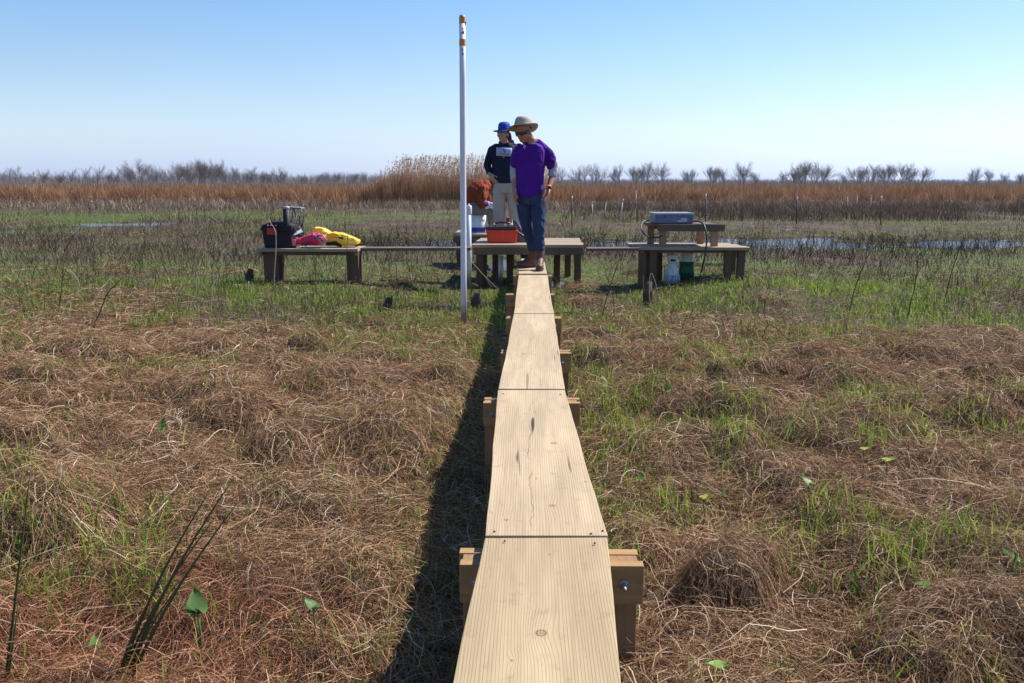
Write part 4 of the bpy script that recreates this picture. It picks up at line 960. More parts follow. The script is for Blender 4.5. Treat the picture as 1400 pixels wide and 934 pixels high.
# ================================================================== people
SKIN = None
def skinmat(name, c):
    t = NT(name); p = t.obj(); n1 = t.noise(p, 14, 3)
    col = t.mix(n1, tuple(x*.85 for x in c), tuple(min(1, x*1.12) for x in c))
    return t.done(t.bsdf(col, .5, .35, 0.0, t.noise(p, 90, 2), .15, .002, **{'Subsurface Weight': .08, 'Subsurface Scale': .01}))
def frame(fwd, upv=(0, 0, 1)):
    f = Vector(fwd).normalized(); r_ = f.cross(Vector(upv)).normalized(); u = r_.cross(f).normalized()
    return Matrix((r_, f, u)).transposed()       # columns: right, forward, up
def head(mb, c, M, s=1.0):
    c = Vector(c); L = lambda v: c+M @ (Vector(v)*s)
    mb.ell(L((0, -.008, .02)), (.075*s, .095*s, .095*s), M)
    mb.ell(L((0, .018, -.035)), (.060*s, .070*s, .078*s), M)
    mb.ell(L((0, .055, -.085)), (.032*s, .026*s, .024*s), M)
    mb.capsule(L((0, .086, .0)), L((0, .106, -.030)), .010*s, .0145*s)
    for k in (-1, 1):
        mb.ell(L((k*.034, .072, -.02)), (.024*s, .018*s, .018*s), M)
        mb.ell(L((k*.076, -.004, -.012)), (.009*s, .02*s, .03*s), M)
        mb.ell(L((k*.012, .094, -.035)), (.008*s, .008*s, .007*s), M)
    mb.capsule(L((-.045, .072, .022)), L((.045, .072, .022)), .013*s, .013*s)
    mb.capsule(L((-.018, .082, -.058)), L((.018, .082, -.058)), .0075*s, .0075*s)
    mb.capsule(L((-.016, .080, -.068)), L((.016, .080, -.068)), .008*s, .008*s)
    return L
def hand(mb, w, d, pn, thd, s=1.0, curl=.35, fr=1.0):
    w = Vector(w); d = Vector(d).normalized(); pn = Vector(pn); pn = (pn-d*pn.dot(d)).normalized(); th = Vector(thd); th = (th-d*th.dot(d)-pn*th.dot(pn)).normalized()
    for i, (ln, o) in enumerate(((.92, .030), (1.0, .0105), (.95, -.009), (.76, -.028))):
        k0 = w+d*.012*s+th*o*.55*s; k1 = w+d*(.088-.004*abs(i-1))*s+th*o*s
        mb.capsule(k0, k1, .0135*s, .0125*s, 10)
        p = k1; a = .15
        dd = (d+th*(o*2.0)).normalized()
        for j, seg in enumerate((.043, .027, .021)):
            a += curl*(1, 1.1, .8)[j]*(1+.12*i); v = dd*math.cos(a)+pn*math.sin(a); q = p+v*seg*ln*s
            mb.capsule(p, q, (.0092-.0006*j)*s*fr, (.0087-.0009*j)*s*fr, 9); p = q
    p = w+d*.022*s+th*.026*s; a = .75
    for j, seg in enumerate((.042, .032, .026)):
        v = (d*math.cos(a)+th*math.sin(a)+pn*.35).normalized(); q = p+v*seg*s; mb.capsule(p, q, (.0135-.0015*j)*s, (.0118-.0013*j)*s, 10); p = q; a -= .25
def wrinkle(amp, sc_, seed):
    def f(P):
        n = (fbm(P[:, 0]*1.0+P[:, 1]*.6, P[:, 2]*.55+P[:, 1]*.3, sc_, 3, seed)-.5)
        d = P-P.mean(0); d[:, 2] *= .1; d = d/np.maximum(np.linalg.norm(d, axis=1, keepdims=True), .02)
        return P+d*(n*amp)[:, None]
    return f
def hat(par, c, M, crown_r, crown_h, brim_r, mat, under, wave, name='hat', crown_mat=None):
    """soft brimmed hat: lathe in the hat frame, wavy brim with thickness"""
    c = Vector(c); seg = 40
    def ringpt(r_, z, a):
        k = max(0, (r_-crown_r)/(brim_r-crown_r)); zz = z+wave(a)*k; rr = r_*(1.0 if r_ > crown_r*1.02 else 1.0)
        return c+M @ Vector((rr*math.sin(a)*.93, rr*math.cos(a)*1.04, zz))
    def rings(prof):
        vs = [ringpt(r_, z, 2*math.pi*k/seg) for r_, z in prof for k in range(seg)]; n = len(prof)
        return vs, [[i*seg+k, i*seg+(k+1) % seg, (i+1)*seg+(k+1) % seg, (i+1)*seg+k] for i in range(n-1) for k in range(seg)]
    h = crown_h; r_ = crown_r
    prof = [(.004, h), (r_*.4, h*.985), (r_*.72, h*.90), (r_*.9, h*.72), (r_*.98, h*.45), (r_*1.0, h*.1), (r_*1.02, 0), (r_*1.25, -.006), (brim_r*.93, -.012), (brim_r, -.014), (brim_r*.995, -.02), (r_*1.25, -.013), (r_*.96, -.008), (r_*.94, h*.5), (r_*.6, h*.8), (.004, h*.9)]
    cv, cf = rings(prof[:7]+prof[12:]); o = MB().add(cv, cf, True).build(name, crown_mat or mat, par)
    bv, bf = rings(prof[6:13]); MB().add(bv, bf, True).build('brim', mat, o)
    bb, bf = rings([(r_*1.012, h*.06), (r_*1.022, h*.07), (r_*1.02, h*.24), (r_*1.005, h*.25)]); MB().add(bb, bf, True).build('hat_band', under, o)
    return o
def glasses(par, L, M, c, s, mat):
    mb = MB(); vs = []; n = 13
    for i in range(n):
        a = -1.15+2.3*i/(n-1); x = math.sin(a)*.079*s; y = .012*s+math.cos(a)*.088*s
        hh = (.020 if abs(a) > .12 else .011)*s*(1-.25*abs(a)/1.15)
        for zz in (hh, -hh):
            vs.append(c+M @ Vector((x, y, .002*s+zz)))
    for i in range(n):
        a = -1.15+2.3*i/(n-1); x = math.sin(a)*.076*s; y = .010*s+math.cos(a)*.084*s; hh = (.020 if abs(a) > .12 else .011)*s*(1-.25*abs(a)/1.15)
        for zz in (hh, -hh): vs.append(c+M @ Vector((x, y, .002*s+zz)))
    fs = [[2*i, 2*i+1, 2*i+3, 2*i+2] for i in range(n-1)]+[[2*n+2*i, 2*n+2*i+2, 2*n+2*i+3, 2*n+2*i+1] for i in range(n-1)]
    fs += [[2*i, 2*i+2, 2*n+2*i+2, 2*n+2*i] for i in range(n-1)]+[[2*i+1, 2*n+2*i+1, 2*n+2*i+3, 2*i+3] for i in range(n-1)]
    fs += [[0, 2*n, 2*n+1, 1], [2*n-2, 2*n-1, 4*n-1, 4*n-2]]
    mb.add(vs, fs, True)
    for k in (-1, 1): mb.tube([c+M @ Vector((k*.074*s, .045*s, .006*s)), c+M @ Vector((k*.079*s, -.005*s, .004*s))], .0035*s, 6)
    return mb.build('sunglasses', mat, par)
LENS = plain('dark lenses', (.02, .028, .03), .12, .6, .1)

# ------------------------------------------------------------- man in purple
MY = 10.12
A = lambda px, py, dy=0.0: at(px, py, MY+dy)
man = thing('person', (up(728, 369, BZ).x, MY, BZ), 'person in purple short sleeved shirt and tan brimmed hat standing on the boardwalk looking down', 'person')
SK1 = skinmat('tanned skin', (.42, .19, .12))
mb = MB()
hc = A(715.3, 178.3, -.10); HM = frame((-.42, -.80, -.42))
Lh = head(mb, hc, HM, 1.08)
nb = A(727, 194, .0)
mb.capsule(hc+HM @ Vector((0, -.03, -.05)), nb, .052, .062)
shL, shR = A(707, 206, -.02), A(747, 208, .03)
elL, wrL = A(703, 237, .03), A(703, 262, -.06); elR, wrR = A(757, 236, .05), A(750, 257, -.08)
mb.chain([shL, elL, wrL], [.05, .040, .027]); mb.chain([shR, elR, wrR], [.05, .042, .028])
mb.chain([nb, A(727, 215, .02), A(726, 255, .02)], [.07, .12, .13])
hand(mb, wrL+Vector((0, 0, .0)), A(702.5, 283, -.13)-wrL, (.55, .1, 0), (.45, -.8, 0), .97, .22)
hand(mb, wrR, A(745.5, 279, -.14)-wrR, (-.6, -.4, 0), (-.55, -.75, 0), .97, .22)
hpL, hpR = A(713, 264, .03), A(738, 264, .0)
knL, knR = A(720, 307, .05), A(736.5, 308, -.06)
anL, anR = A(729, 343, .19), A(738, 346, -.02)
for a, b, c in ((hpL, knL, anL), (hpR, knR, anR)): mb.chain([a, b, c], [.075, .055, .042])
remesh(mb, 'body', SK1, man, .0045, 3)
PUR = fabric('purple shirt cloth', (.075, .007, .235), .22, .9, 7)
mb = MB()
S = lambda px, py, dy, rx, ry, yaw=-.15, pw=.85: (A(px, py, dy), rx, ry, yaw, pw)
mb.loft([S(727, 193.5, .02, .055, .05), S(727, 196, .02, .085, .075), S(726.5, 200.5, .02, .145, .10), S(726, 208, .02, .176, .118), S(725.5, 218, .02, .176, .126), S(725.2, 230, .01, .168, .126), S(724.8, 243, .01, .162, .122), S(724.3, 254, .01, .164, .122), S(723.8, 260, .01, .166, .121)], 32)
mb.chain([A(709, 202, .0), shL+Vector((0, 0, -.02)), A(705, 216, .0), A(704, 226, .02)], [.05, .062, .062, .060])
mb.chain([A(736, 196, .02), A(743, 203, .02), A(748.5, 210, .03), A(752.5, 218, .04), A(755, 227, .05)], [.05, .060, .064, .066, .063])
def shirt_def(P):
    P = wrinkle(.03, .16, 5.0)(P); P = P+((fbm(P[:, 0], P[:, 2]*2.2+P[:, 0], .09, 3, 8.)-.5)*.012)[:, None]*np.array([.3, -1, .2]); return P
shirt = remesh(mb, 'shirt', PUR, man, .007, 3, shirt_def)
# curved shirt tail
tm_ = MB(); seg = 40; vs = []
ctr = A(723.8, 256, .01)
for i in range(6):
    for k in range(seg):
        a = 2*math.pi*k/seg; fr = .5+.5*math.cos(a+math.pi/2+.15)       # 1 towards the camera
        drop = (.03+.07*max(0, math.sin(-a-.25))**1.5+.05*max(0, math.sin(a))) if True else 0
        z = ctr.z+.02-(drop+.03)*i/5
        rr = 1.0+.02*i/5+.02*math.sin(5*a+i*.4)
        for w_ in (0,): vs.append(Vector((ctr.x+.169*rr*math.copysign(abs(math.cos(a))**.9, math.cos(a)), ctr.y+.127*rr*math.copysign(abs(math.sin(a))**.9, math.sin(a)), z)))
n0 = len(vs); vs += [Vector((ctr.x+(v.x-ctr.x)*.965, ctr.y+(v.y-ctr.y)*.95, v.z)) for v in vs]
fs = [[i*seg+k, i*seg+(k+1) % seg, (i+1)*seg+(k+1) % seg, (i+1)*seg+k] for i in range(5) for k in range(seg)]
fs += [[q+n0 for q in f[::-1]] for f in fs]; fs += [[5*seg+k, 5*seg+(k+1) % seg, n0+5*seg+(k+1) % seg, n0+5*seg+k] for k in range(seg)]+[[k, n0+k, n0+(k+1) % seg, (k+1) % seg] for k in range(seg)]
tm_.add(vs, fs, True).build('shirt_tail', PUR, shirt)
LAV = plain('pale lavender lining', (.38, .28, .60), .7); 
# collar, placket, emblems
mb = MB(); cc = A(726, 194.5, .01)
for r0, z0_, r1, z1_ in ((.064, .03, .088, -.008),):
    cv = []
    for rr, zz in ((r0, z0_), (r1, z1_), (r1+.006, z1_-.002), (r0+.007, z0_+.004)):
        for k in range(24):
            a = 2*math.pi*k/24; dip = -.035*max(0, math.cos(a+math.pi/2+.25))**3; cv.append(cc+Vector((rr*math.cos(a)*1.08, rr*math.sin(a)*.95, zz+dip)))
    mb.add(cv, [[i*24+k, i*24+(k+1) % 24, ((i+1) % 4)*24+(k+1) % 24, ((i+1) % 4)*24+k] for i in range(4) for k in range(24)], True)
mb.build('collar', PUR, shirt)
EMB = plain('pale gold emblem', (.55, .42, .30), .6); EMW = plain('white emblem', (.55, .50, .68), .6)
for px_, py_, w_, h_, m_, rot in ((701.8, 199.8, .016, .012, EMB, .2), (704, 199.2, .014, .014, EMW, .2), (706.2, 198.6, .014, .016, EMB, .2), (731, 196.2, .055, .016, EMW, 0)):
    MB().box(A(px_, py_, -.118+(.05 if px_ > 720 else .01)), (w_, .012, h_), Matrix.Rotation(-rot, 3, 'Y'), .002).build('emblem', m_, shirt)
MB().tube([A(717, 196, -.125), A(715.6, 199, -.13), A(716.2, 203, -.13), A(717.5, 203, -.13), A(718, 199, -.13)], .0025, 5).build('lanyard_loop', EMW, man)
GSL = fabric('grey undershirt', (.42, .43, .46), .12, .7, 14)
for nm, pts_, rd in (('undersleeve', [A(703.8, 226, .02), elL, A(703, 245, .01)], [.054, .050, .043]), ('undersleeve', [A(756, 223, .05), A(757, 231, .05), A(755.5, 239, .02)], [.055, .052, .048])):
    remesh(MB().chain(pts_, rd), nm, GSL, man, .005, 3, wrinkle(.012, .05, 2.0))
DEN = fabric('dark denim', (.032, .050, .115), .35, .9, 8)
mb = MB(); mb.loft([S(724, 257, .01, .160, .115), S(724.5, 264, .01, .162, .118), S(725.5, 274, .01, .164, .118), S(726, 280, .01, .152, .11)], 28)
mb.chain([A(714.5, 272, .03), A(716.8, 290, .03), A(720.3, 308, .05), A(725, 325, .12), A(728.5, 339, .18)], [.090, .083, .069, .062, .060])
mb.chain([A(735.5, 272, .0), A(736.3, 290, -.03), A(736.8, 308, -.06), A(736.8, 325, -.04), A(737.2, 339, -.03)], [.092, .087, .075, .067, .065])
def den_def(P):
    w_ = np.clip((A(0, 300).z-P[:, 2])/.35, 0, 1)
    n = np.sin(P[:, 2]*95+4*fbm(P[:, 0], P[:, 2], .12, 2, 3.)*3)*.0035*w_
    d = P-P.mean(0); d[:, 2] = 0; return wrinkle(.03, .13, 11.)(P)+unit(d)*n[:, None]
remesh(mb, 'jeans', DEN, man, .007, 3, den_def)
BELT = plain('dark belt', (.03, .022, .02), .5)
BT = plain('brown boot leather', (.105, .05, .028), .5, .35, .35, 16, .3); SOLE = plain('boot sole', (.045, .03, .022), .7)
def boot(an, toe, heel, z0_):
    an = Vector(an); toe = Vector(toe); heel = Vector(heel); d = (toe-heel); d.z = 0; d.normalize(); sd_ = d.cross(Vector((0, 0, 1)))
    mb = MB(); toe.z = z0_+.042; heel.z = z0_+.05
    ank = heel+d*.035; ank.z = z0_+.11
    mb.chain([an, ank], [.060, .052]); mb.chain([heel+d*.015, heel+d*.10, toe-d*.075, toe-d*.05], [.040, .046, .046, .038]); mb.capsule(ank, heel+d*.13+Vector((0, 0, .01)), .048, .04)
    o = remesh(mb, 'boot', BT, man, .005, 3, lambda P: np.concatenate([P[:, :2], np.maximum(P[:, 2:], z0_+.022)], 1))
    mb = MB(); vs = []
    for zz in (z0_+.001, z0_+.028):
        for k in range(24):
            a = 2*math.pi*k/24; l = math.cos(a); w_ = math.sin(a); ln = (toe-heel).length/2+.02; c = (toe+heel)/2+d*-.008
            p = c+d*(l*ln)+sd_*(w_*(.046 if l > -.3 else .040)); vs.append(Vector((p.x, p.y, zz)))
    mb.add(vs, [list(range(24))[::-1], list(range(24, 48))]+[[k, (k+1) % 24, 24+(k+1) % 24, 24+k] for k in range(24)]); mb.build('sole', SOLE, o)
    return o
fR = up(737, 371.5, BZ); bt = boot(A(737.8, 341, -.025), (fR.x, fR.y+.02, 0), (A(738.5, 360, .05).x, fR.y+.27, 0), BZ)
hl = Vector((A(732, 360, .25).x, MY+.22, 0)); boot(A(729, 341, .19), hl+Vector((-.235, -.10, 0)), hl, BZ)
# hat
HB = plain('tan hat cloth', (.40, .355, .30), .85, .1, .1, 40, .3); HU = plain('hat band', (.36, .30, .25), .85)
HMh = frame((-.42, -.9, .16), (.04, 0, 1))
hat(man, hc+Vector((.0, .0, .046)), HMh,   .105, .104, .175, HB, HU, lambda a: -.014*math.cos(a)**2-.034*math.sin(a)+.012*(math.sin(a) < 0)*math.sin(a)**2+.006*math.sin(3*a+1))
glasses(man, Lh, HM, hc, 1.09, LENS)
HAIR = plain('short dark hair', (.03, .02, .015), .7, .2, .3, 60, .6)
remesh(MB().ell(hc+HM @ Vector((0, -.028, .022)), (.084, .089, .094), HM), 'hair', HAIR, man, .006, 1)
WB_ = plain('orange watch strap', (.75, .14, .04), .5); wd = (wrR-elR).normalized(); wp = wrR-wd*.005
MB().tube([wp-wd*.014, wp+wd*.014], .0335, 18).build('watch_strap', WB_, man)
MB().disc(wp+Vector((.012, -.036, .0)), (.3, -1, .1), .021, 16, .012).build('watch', BLK, man)
MB().tube([A(705.5, 258, -.07), A(705, 266, -.09), A(706, 274, -.08)], [.006, .009, .006], 6).build('white_tag', WHS, man)
MB().box(A(741.8, 256, -.07), (.035, .02, .05), Matrix.Rotation(.5, 3, 'Y'), .008).build('pocket_item', LAV, man)

# ------------------------------------------------------------- woman in navy
WY = 12.45
A = lambda px, py, dy=0.0: at(px, py, WY+dy)
wom = thing('person', (A(694, 328).x, WY, DZ), 'person in navy hooded top, khaki trousers and blue hat standing behind the toolboxes', 'person')
SK2 = skinmat('fair skin', (.48, .25, .18)); mb = MB()
hc = A(688, 183.5, -.06); HM = frame((-.55, -.82, -.05)); Lh = head(mb, hc, HM, .93)
nb = A(690, 197, .0); mb.capsule(hc+HM @ Vector((0, -.02, -.05)), nb, .046, .055)
shL, shR = A(673, 206), A(705, 206, .04); elL, wrL = A(666, 226, .06), A(670, 240, -.06)
mb.chain([shL, elL, wrL], [.045, .038, .026]); hand(mb, wrL, A(677, 251, -.12)-wrL, (.5, .6, 0), (.7, -.5, .2), .88, .25)
elR, wrR = A(712, 228, .05), A(707, 248, -.06); mb.chain([shR, elR, wrR], [.045, .038, .026]); hand(mb, wrR, A(705, 268, -.1)-wrR, (-.6, 0, 0), (-.4, -.8, 0), .88, .25)
mb.chain([nb, A(690, 215), A(691, 245)], [.06, .11, .12])
hpL, hpR = A(682, 258), A(700, 258)
mb.chain([hpL, A(682, 289, -.02), A(683, 320, .02)], [.08, .055, .04]); mb.chain([hpR, A(703, 289, -.03), A(705, 320, .0)], [.08, .055, .04])
remesh(mb, 'body', SK2, wom, .005, 3)
NAVY = fabric('navy fleece', (.010, .014, .040), .3, .9, 8); S = lambda px, py, dy, rx, ry, yaw=-.25, pw=.85: (A(px, py, dy), rx, ry, yaw, pw)
mb = MB(); mb.loft([S(690, 195, .0, .07, .065), S(690, 199, .01, .13, .09), S(690, 204, .01, .172, .11), S(690, 213, .01, .182, .12), S(690, 226, .0, .180, .128), S(691, 238, .0, .182, .132), S(692.5, 247, .0, .18, .13), S(693.5, 251, .0, .172, .125)], 32)
mb.chain([A(678, 202, .01), shL, A(668.5, 217, .03), elL, A(668.5, 236, -.02)], [.06, .064, .058, .054, .042])
mb.chain([A(702, 202, .02), shR, elR, A(709, 241, -.02)], [.06, .064, .054, .04])
mb.chain([A(683, 194.5, .04), A(690, 192.5, .10), A(699, 194.5, .05)], [.03, .045, .035])
hood = remesh(mb, 'hooded_top', NAVY, wom, .007, 3, wrinkle(.04, .16, 21.))
# printed panel on the chest, curved with the body
PRT = plain('pale blue print', (.34, .40, .55), .7, .2, .12, 30); vs = []; nx_, nz_ = 8, 3
for j in range(nz_+1):
    for i in range(nx_+1):
        px_ = 678.5+(700-678.5)*i/nx_; py_ = 201.5+(213-201.5)*j/nz_+1.0*i/nx_
        dx_ = (px_-690)/95.0; vs.append(A(px_, py_, -.150+.085*(dx_/.18)**2-.004*(j == 1)))
n0 = len(vs); vs += [v+Vector((0, .02, 0)) for v in vs]
fs = [[j*(nx_+1)+i, j*(nx_+1)+i+1, (j+1)*(nx_+1)+i+1, (j+1)*(nx_+1)+i] for j in range(nz_) for i in range(nx_)]; fs += [[q+n0 for q in f[::-1]] for f in fs]
rim = [i for i in range(nx_+1)]+[j*(nx_+1)+nx_ for j in range(1, nz_+1)]+[nz_*(nx_+1)+i for i in range(nx_-1, -1, -1)]+[j*(nx_+1) for j in range(nz_-1, 0, -1)]
fs += [[rim[k], rim[(k+1) % len(rim)], n0+rim[(k+1) % len(rim)], n0+rim[k]] for k in range(len(rim))]
MB().add(vs, fs, True).build('printed_panel', PRT, hood)
MB().tube([A(688.3, 202.5, -.163), A(688.5, 206, -.163)], .004, 5).tube([A(690.5, 205.5, -.163), A(689, 206.8, -.164), A(690.5, 208.3, -.163)], .005, 5).tube([A(683, 209.5, -.150), A(690, 210.8, -.163), A(696, 210.8, -.158)], .003, 5).build('print_mark', NAVY, hood)
KH = fabric('khaki trousers', (.43, .37, .31), .12, .8, 7); mb = MB()
mb.loft([S(692, 245, .0, .165, .12), S(692, 256, .0, .172, .125), S(692, 264, .0, .165, .12)], 28)
mb.chain([A(683, 260), A(682.5, 278, -.01), A(682.5, 292, -.02), A(683, 308, .0), A(683.5, 320, .0)], [.098, .088, .078, .074, .072]); mb.chain([A(701, 260), A(702.5, 278, -.02), A(704, 292, -.03), A(705, 308, .0), A(705.5, 320, 0)], [.098, .088, .078, .074, .072])
remesh(mb, 'trousers', KH, wom, .007, 3, wrinkle(.045, .14, 31.))
for px_ in (683, 705.5):
    a = A(px_, 325, -.02); o = remesh(MB().chain([(a.x, a.y+.05, DZ+.14), (a.x, a.y+.04, DZ+.05), (a.x-.01, a.y-.11, DZ+.04)], [.055, .05, .04]), 'boot', plain('dark rubber boot', (.05, .045, .04), .4), wom, .006, 2, lambda P: np.concatenate([P[:, :2], np.maximum(P[:, 2:], DZ+.004)], 1))
BLH = plain('blue hat crown', (.03, .06, .42), .7, .2, .12); BLU = plain('navy hat brim', (.015, .03, .12), .7, .2, .12)
hat(wom, hc+Vector((.015, .01, .060)), frame((-.5, -.86, -.06)), .090, .108, .160, BLU, BLH, lambda a: .012*math.sin(a)**2-.010*math.cos(a), 'hat', BLH)
glasses(wom, Lh, HM, hc, .93, plain('pale mirrored lenses', (.30, .33, .30), .2, .6, .1))
remesh(MB().ell(hc+HM @ Vector((0, -.026, .012)), (.076, .082, .092), HM).chain([A(696, 184, .02), A(697.5, 190, .03), A(696.5, 197, .0)], [.030, .026, .014]), 'hair', plain('dark brown hair', (.035, .02, .014), .6, .25, .3, 50, .5), wom, .006, 2)

# ------------------------------------------------------------- seated person in rust
RY = 14.55
A = lambda px, py, dy=0.0: at(px, py, RY+dy)
rp = thing('person', (A(653, 318).x, RY, DZ), 'person in rust fleece and grey trousers bent forward, sitting on the white bucket', 'person')
mb = MB(); SK3 = skinmat('skin of the seated person', (.45, .24, .17))
pel = A(649, 282); chest = A(660, 262, -.02)
hc = A(677, 251, .10); HM = frame((.75, -.25, -.62)); Lh = head(mb, hc, HM, .92)
mb.capsule(hc, A(666, 253, .05), .05, .055); mb.chain([pel, chest, A(664, 256)], [.12, .12, .1])
sh = A(662, 259, -.12); el = A(659, 280, -.16); wr = A(666, 277.5, -.22); mb.chain([sh, el, wr], [.05, .042, .028])
hand(mb, wr, A(676, 279, -.24)-wr, (0, .3, -1), (.1, -.9, .3), .9, .3)
sh2 = A(664, 258, .15); el2 = A(668, 280, .2); wr2 = A(677, 282, .15); mb.chain([sh2, el2, wr2], [.05, .042, .028]); hand(mb, wr2, Vector((1, -.2, -.3)), (0, .1, -1), (.1, .9, .3), .9, .3)
kn = A(671, 288, -.09); an = A(673, 312, -.07); kn2 = A(672, 288, .16); an2 = A(674, 311, .16)
mb.chain([A(649, 285, -.09), kn, an], [.085, .06, .042]); mb.chain([A(649, 285, .1), kn2, an2], [.085, .06, .042])
remesh(mb, 'body', SK3, rp, .006, 3)
RU = fabric('rust fleece', (.25, .043, .015), .3, 1.0, 9); mb = MB()
mb.chain([A(649, 280, .0), A(649, 272, .0), A(651, 264, .0), A(656, 258.5, .02), A(663, 257, .02), A(667, 258, .02)], [.125, .150, .165, .165, .14, .09])
mb.chain([sh+Vector((0, -.0, 0)), A(659, 270, -.17), el, A(664, 278.5, -.20)], [.082, .074, .066, .05]); mb.chain([sh2, el2, A(674, 281.5, .16)], [.07, .06, .045])
remesh(mb, 'fleece', RU, rp, .008, 3, wrinkle(.05, .13, 41.))
GT = fabric('grey trousers', (.17, .165, .17), .2, .8, 8)
remesh(MB().chain([A(648, 285, -.09), kn, A(673, 310, -.07)], [.115, .078, .058]).chain([A(648, 285, .09), kn2, A(674, 309, .16)], [.11, .078, .058]).capsule(A(646, 285, -.06), A(646, 285, .08), .11, .11), 'trousers', GT, rp, .008, 3, wrinkle(.03, .12, 51.))
for q_ in (an, an2): remesh(MB().chain([(q_.x, q_.y, DZ+.12), (q_.x, q_.y, DZ+.05), (q_.x+.15, q_.y, DZ+.04)], [.055, .05, .04]), 'boot', plain('dark boot', (.05, .045, .04), .4), rp, .006, 2, lambda P: np.concatenate([P[:, :2], np.maximum(P[:, 2:], DZ+.004)], 1))
GLV = plain('purple glove', (.30, .22, .50), .5, .4, .15)
gm = MB(); hand(gm, wr, A(676, 279, -.24)-wr, (0, .3, -1), (.1, -.9, .3), 1.0, .3, 1.15); gm.capsule(wr-Vector((.03, 0, 0)), wr+Vector((.01, 0, 0)), .034, .033); remesh(gm, 'glove', GLV, rp, .005, 1)
hat(rp, hc+HM @ Vector((0, -.01, .045)), frame((.75, -.25, -.5)), .088, .10, .135, plain('black cap', (.02, .02, .022), .7), plain('pale hat band', (.6, .6, .62), .7), lambda a: 0.0)
remesh(MB().ell(hc+HM @ Vector((0, -.026, .012)), (.075, .08, .09), HM), 'hair', HAIR, rp, .006, 1)
c = A(668.5, 283, -.25)
tag(remesh(MB().box(c, (.10, .03, .035), Matrix.Rotation(-.35, 3, 'Y'), .008).capsule(c+Vector((-.05, 0, -.02)), c+Vector((.04, 0, .015)), .016, .022), 'white_cloth', plain('white cloth', (.75, .75, .78), .8), None, .004, 3), 'crumpled white cloth held by the person in rust fleece', 'cloth')

# ================================================================== single plants and twigs
LEAF = leafmat('broad leaf', [(0, (.09, .14, .06)), (.5, (.15, .27, .06)), (1, (.40, .48, .06))], .35, None, .45)
def arrow_leaf(px, py, Y_or_z, size, lab, tone, tilt=.5, az=0.0, nl=1):
    p = up(px, py, 0) if Y_or_z is None else up(px, py, Y_or_z); g = h1(p.x, p.y); z = Y_or_z
    t = thing('leafy_sprout', (p.x, p.y, g), lab, 'plant', 'broad leaved sprouts')
    for k in range(nl):
        a = az+k*2.1; top = Vector((p.x+math.cos(a)*.02*k, p.y, z-.015*k)); sz = size*(1-.25*k)
        V = []; Qs = []; d = Vector((math.cos(a), math.sin(a), tilt)).normalized(); s_ = d.cross(Vector((0, 0, 1))).normalized(); nrm = s_.cross(d)
        prof = [(-.45, .28), (-.3, .46), (0, .5), (.35, .38), (.7, .2), (1.0, .01)]
        for (l, w_) in prof:
            for sgn, m_ in ((-1, .10), (0, 0), (1, .10)):
                V.append(top+d*sz*(l*.62)+s_*sgn*w_*sz*.62+nrm*m_*sz*(.6+.4*l))
        V[1] = top+d*sz*-.02
        fs = [[i*3+k2, i*3+k2+1, (i+1)*3+k2+1, (i+1)*3+k2] for i in range(5) for k2 in range(2)]
        o = MB().add(V, fs, True).build('leaf', LEAF, t)
        at_ = o.data.attributes.new('rnd', 'FLOAT', 'POINT')
        for q_ in at_.data: q_.value = tone
        st = MB().tube([(p.x, p.y, g-.02), Vector((p.x, p.y, g)).lerp(top, .5)+Vector((.006, 0, 0)), top-d*sz*.05], [.0035, .003, .0022], 6).build('stem', LEAF, t)
        at_ = st.data.attributes.new('rnd', 'FLOAT', 'POINT')
        for q_ in at_.data: q_.value = .3
for a in ((912, 531, .22, .085, 'single upright bright green leaf right of the boardwalk, farthest of the sprouts', .75, 1.2, 1.2), (1181, 614, .24, .055, 'small yellow green leaf on a tall stalk, left of a larger one', .95, .1, .2), (1213, 629, .24, .075, 'flat yellow green leaf on a stalk on the right', .9, .1, 0.1),
          (1105, 660, .20, .07, 'mid green folded leaf in the green patch right of the boardwalk', .5, .5, 2.4), (269, 830, .24, .095, 'large grey green folded leaf beside the rush stems on the left', .25, .9, 2.0, 2), (427, 829, .2, .065, 'dark green notched leaf in the thatch left of the boardwalk shadow', .2, .5, 2.7),
          (222, 583, .2, .08, 'narrow green leaf standing in the far left thatch', .45, 1.3, 1.5), (986, 911, .17, .075, 'green leaf lying low at the bottom edge right of the boardwalk', .6, .1, 3.0), (1262, 800, .2, .06, 'pale green leaf before the dark hollow on the right', .5, .2, .3),
          (962, 680, .19, .05, 'tiny yellow leaf right of the trestle', 1.0, .2, .5), (1392, 768, .22, .10, 'dark green leaf at the right edge of the view', .3, .6, 2.9), (1340, 870, .16, .07, 'cluster of small pale leaves near the bottom right corner', .6, .3, 1, 3), (130, 880, .15, .05, 'small green leaf at the bottom left in the thatch', .4, .5, 1.9), (875, 655, .2, .05, 'little green leaf close to the second trestle on the right', .55, .7, 1.0)):
    arrow_leaf(*a[:2], a[2], a[3], a[4], a[5], a[6], a[7], a[8] if len(a) > 8 else 1)
RUSH = leafmat('rush stem', [(0, (.11, .06, .025)), (.35, (.055, .058, .02)), (1, (.085, .10, .035))], .1, None, .45)
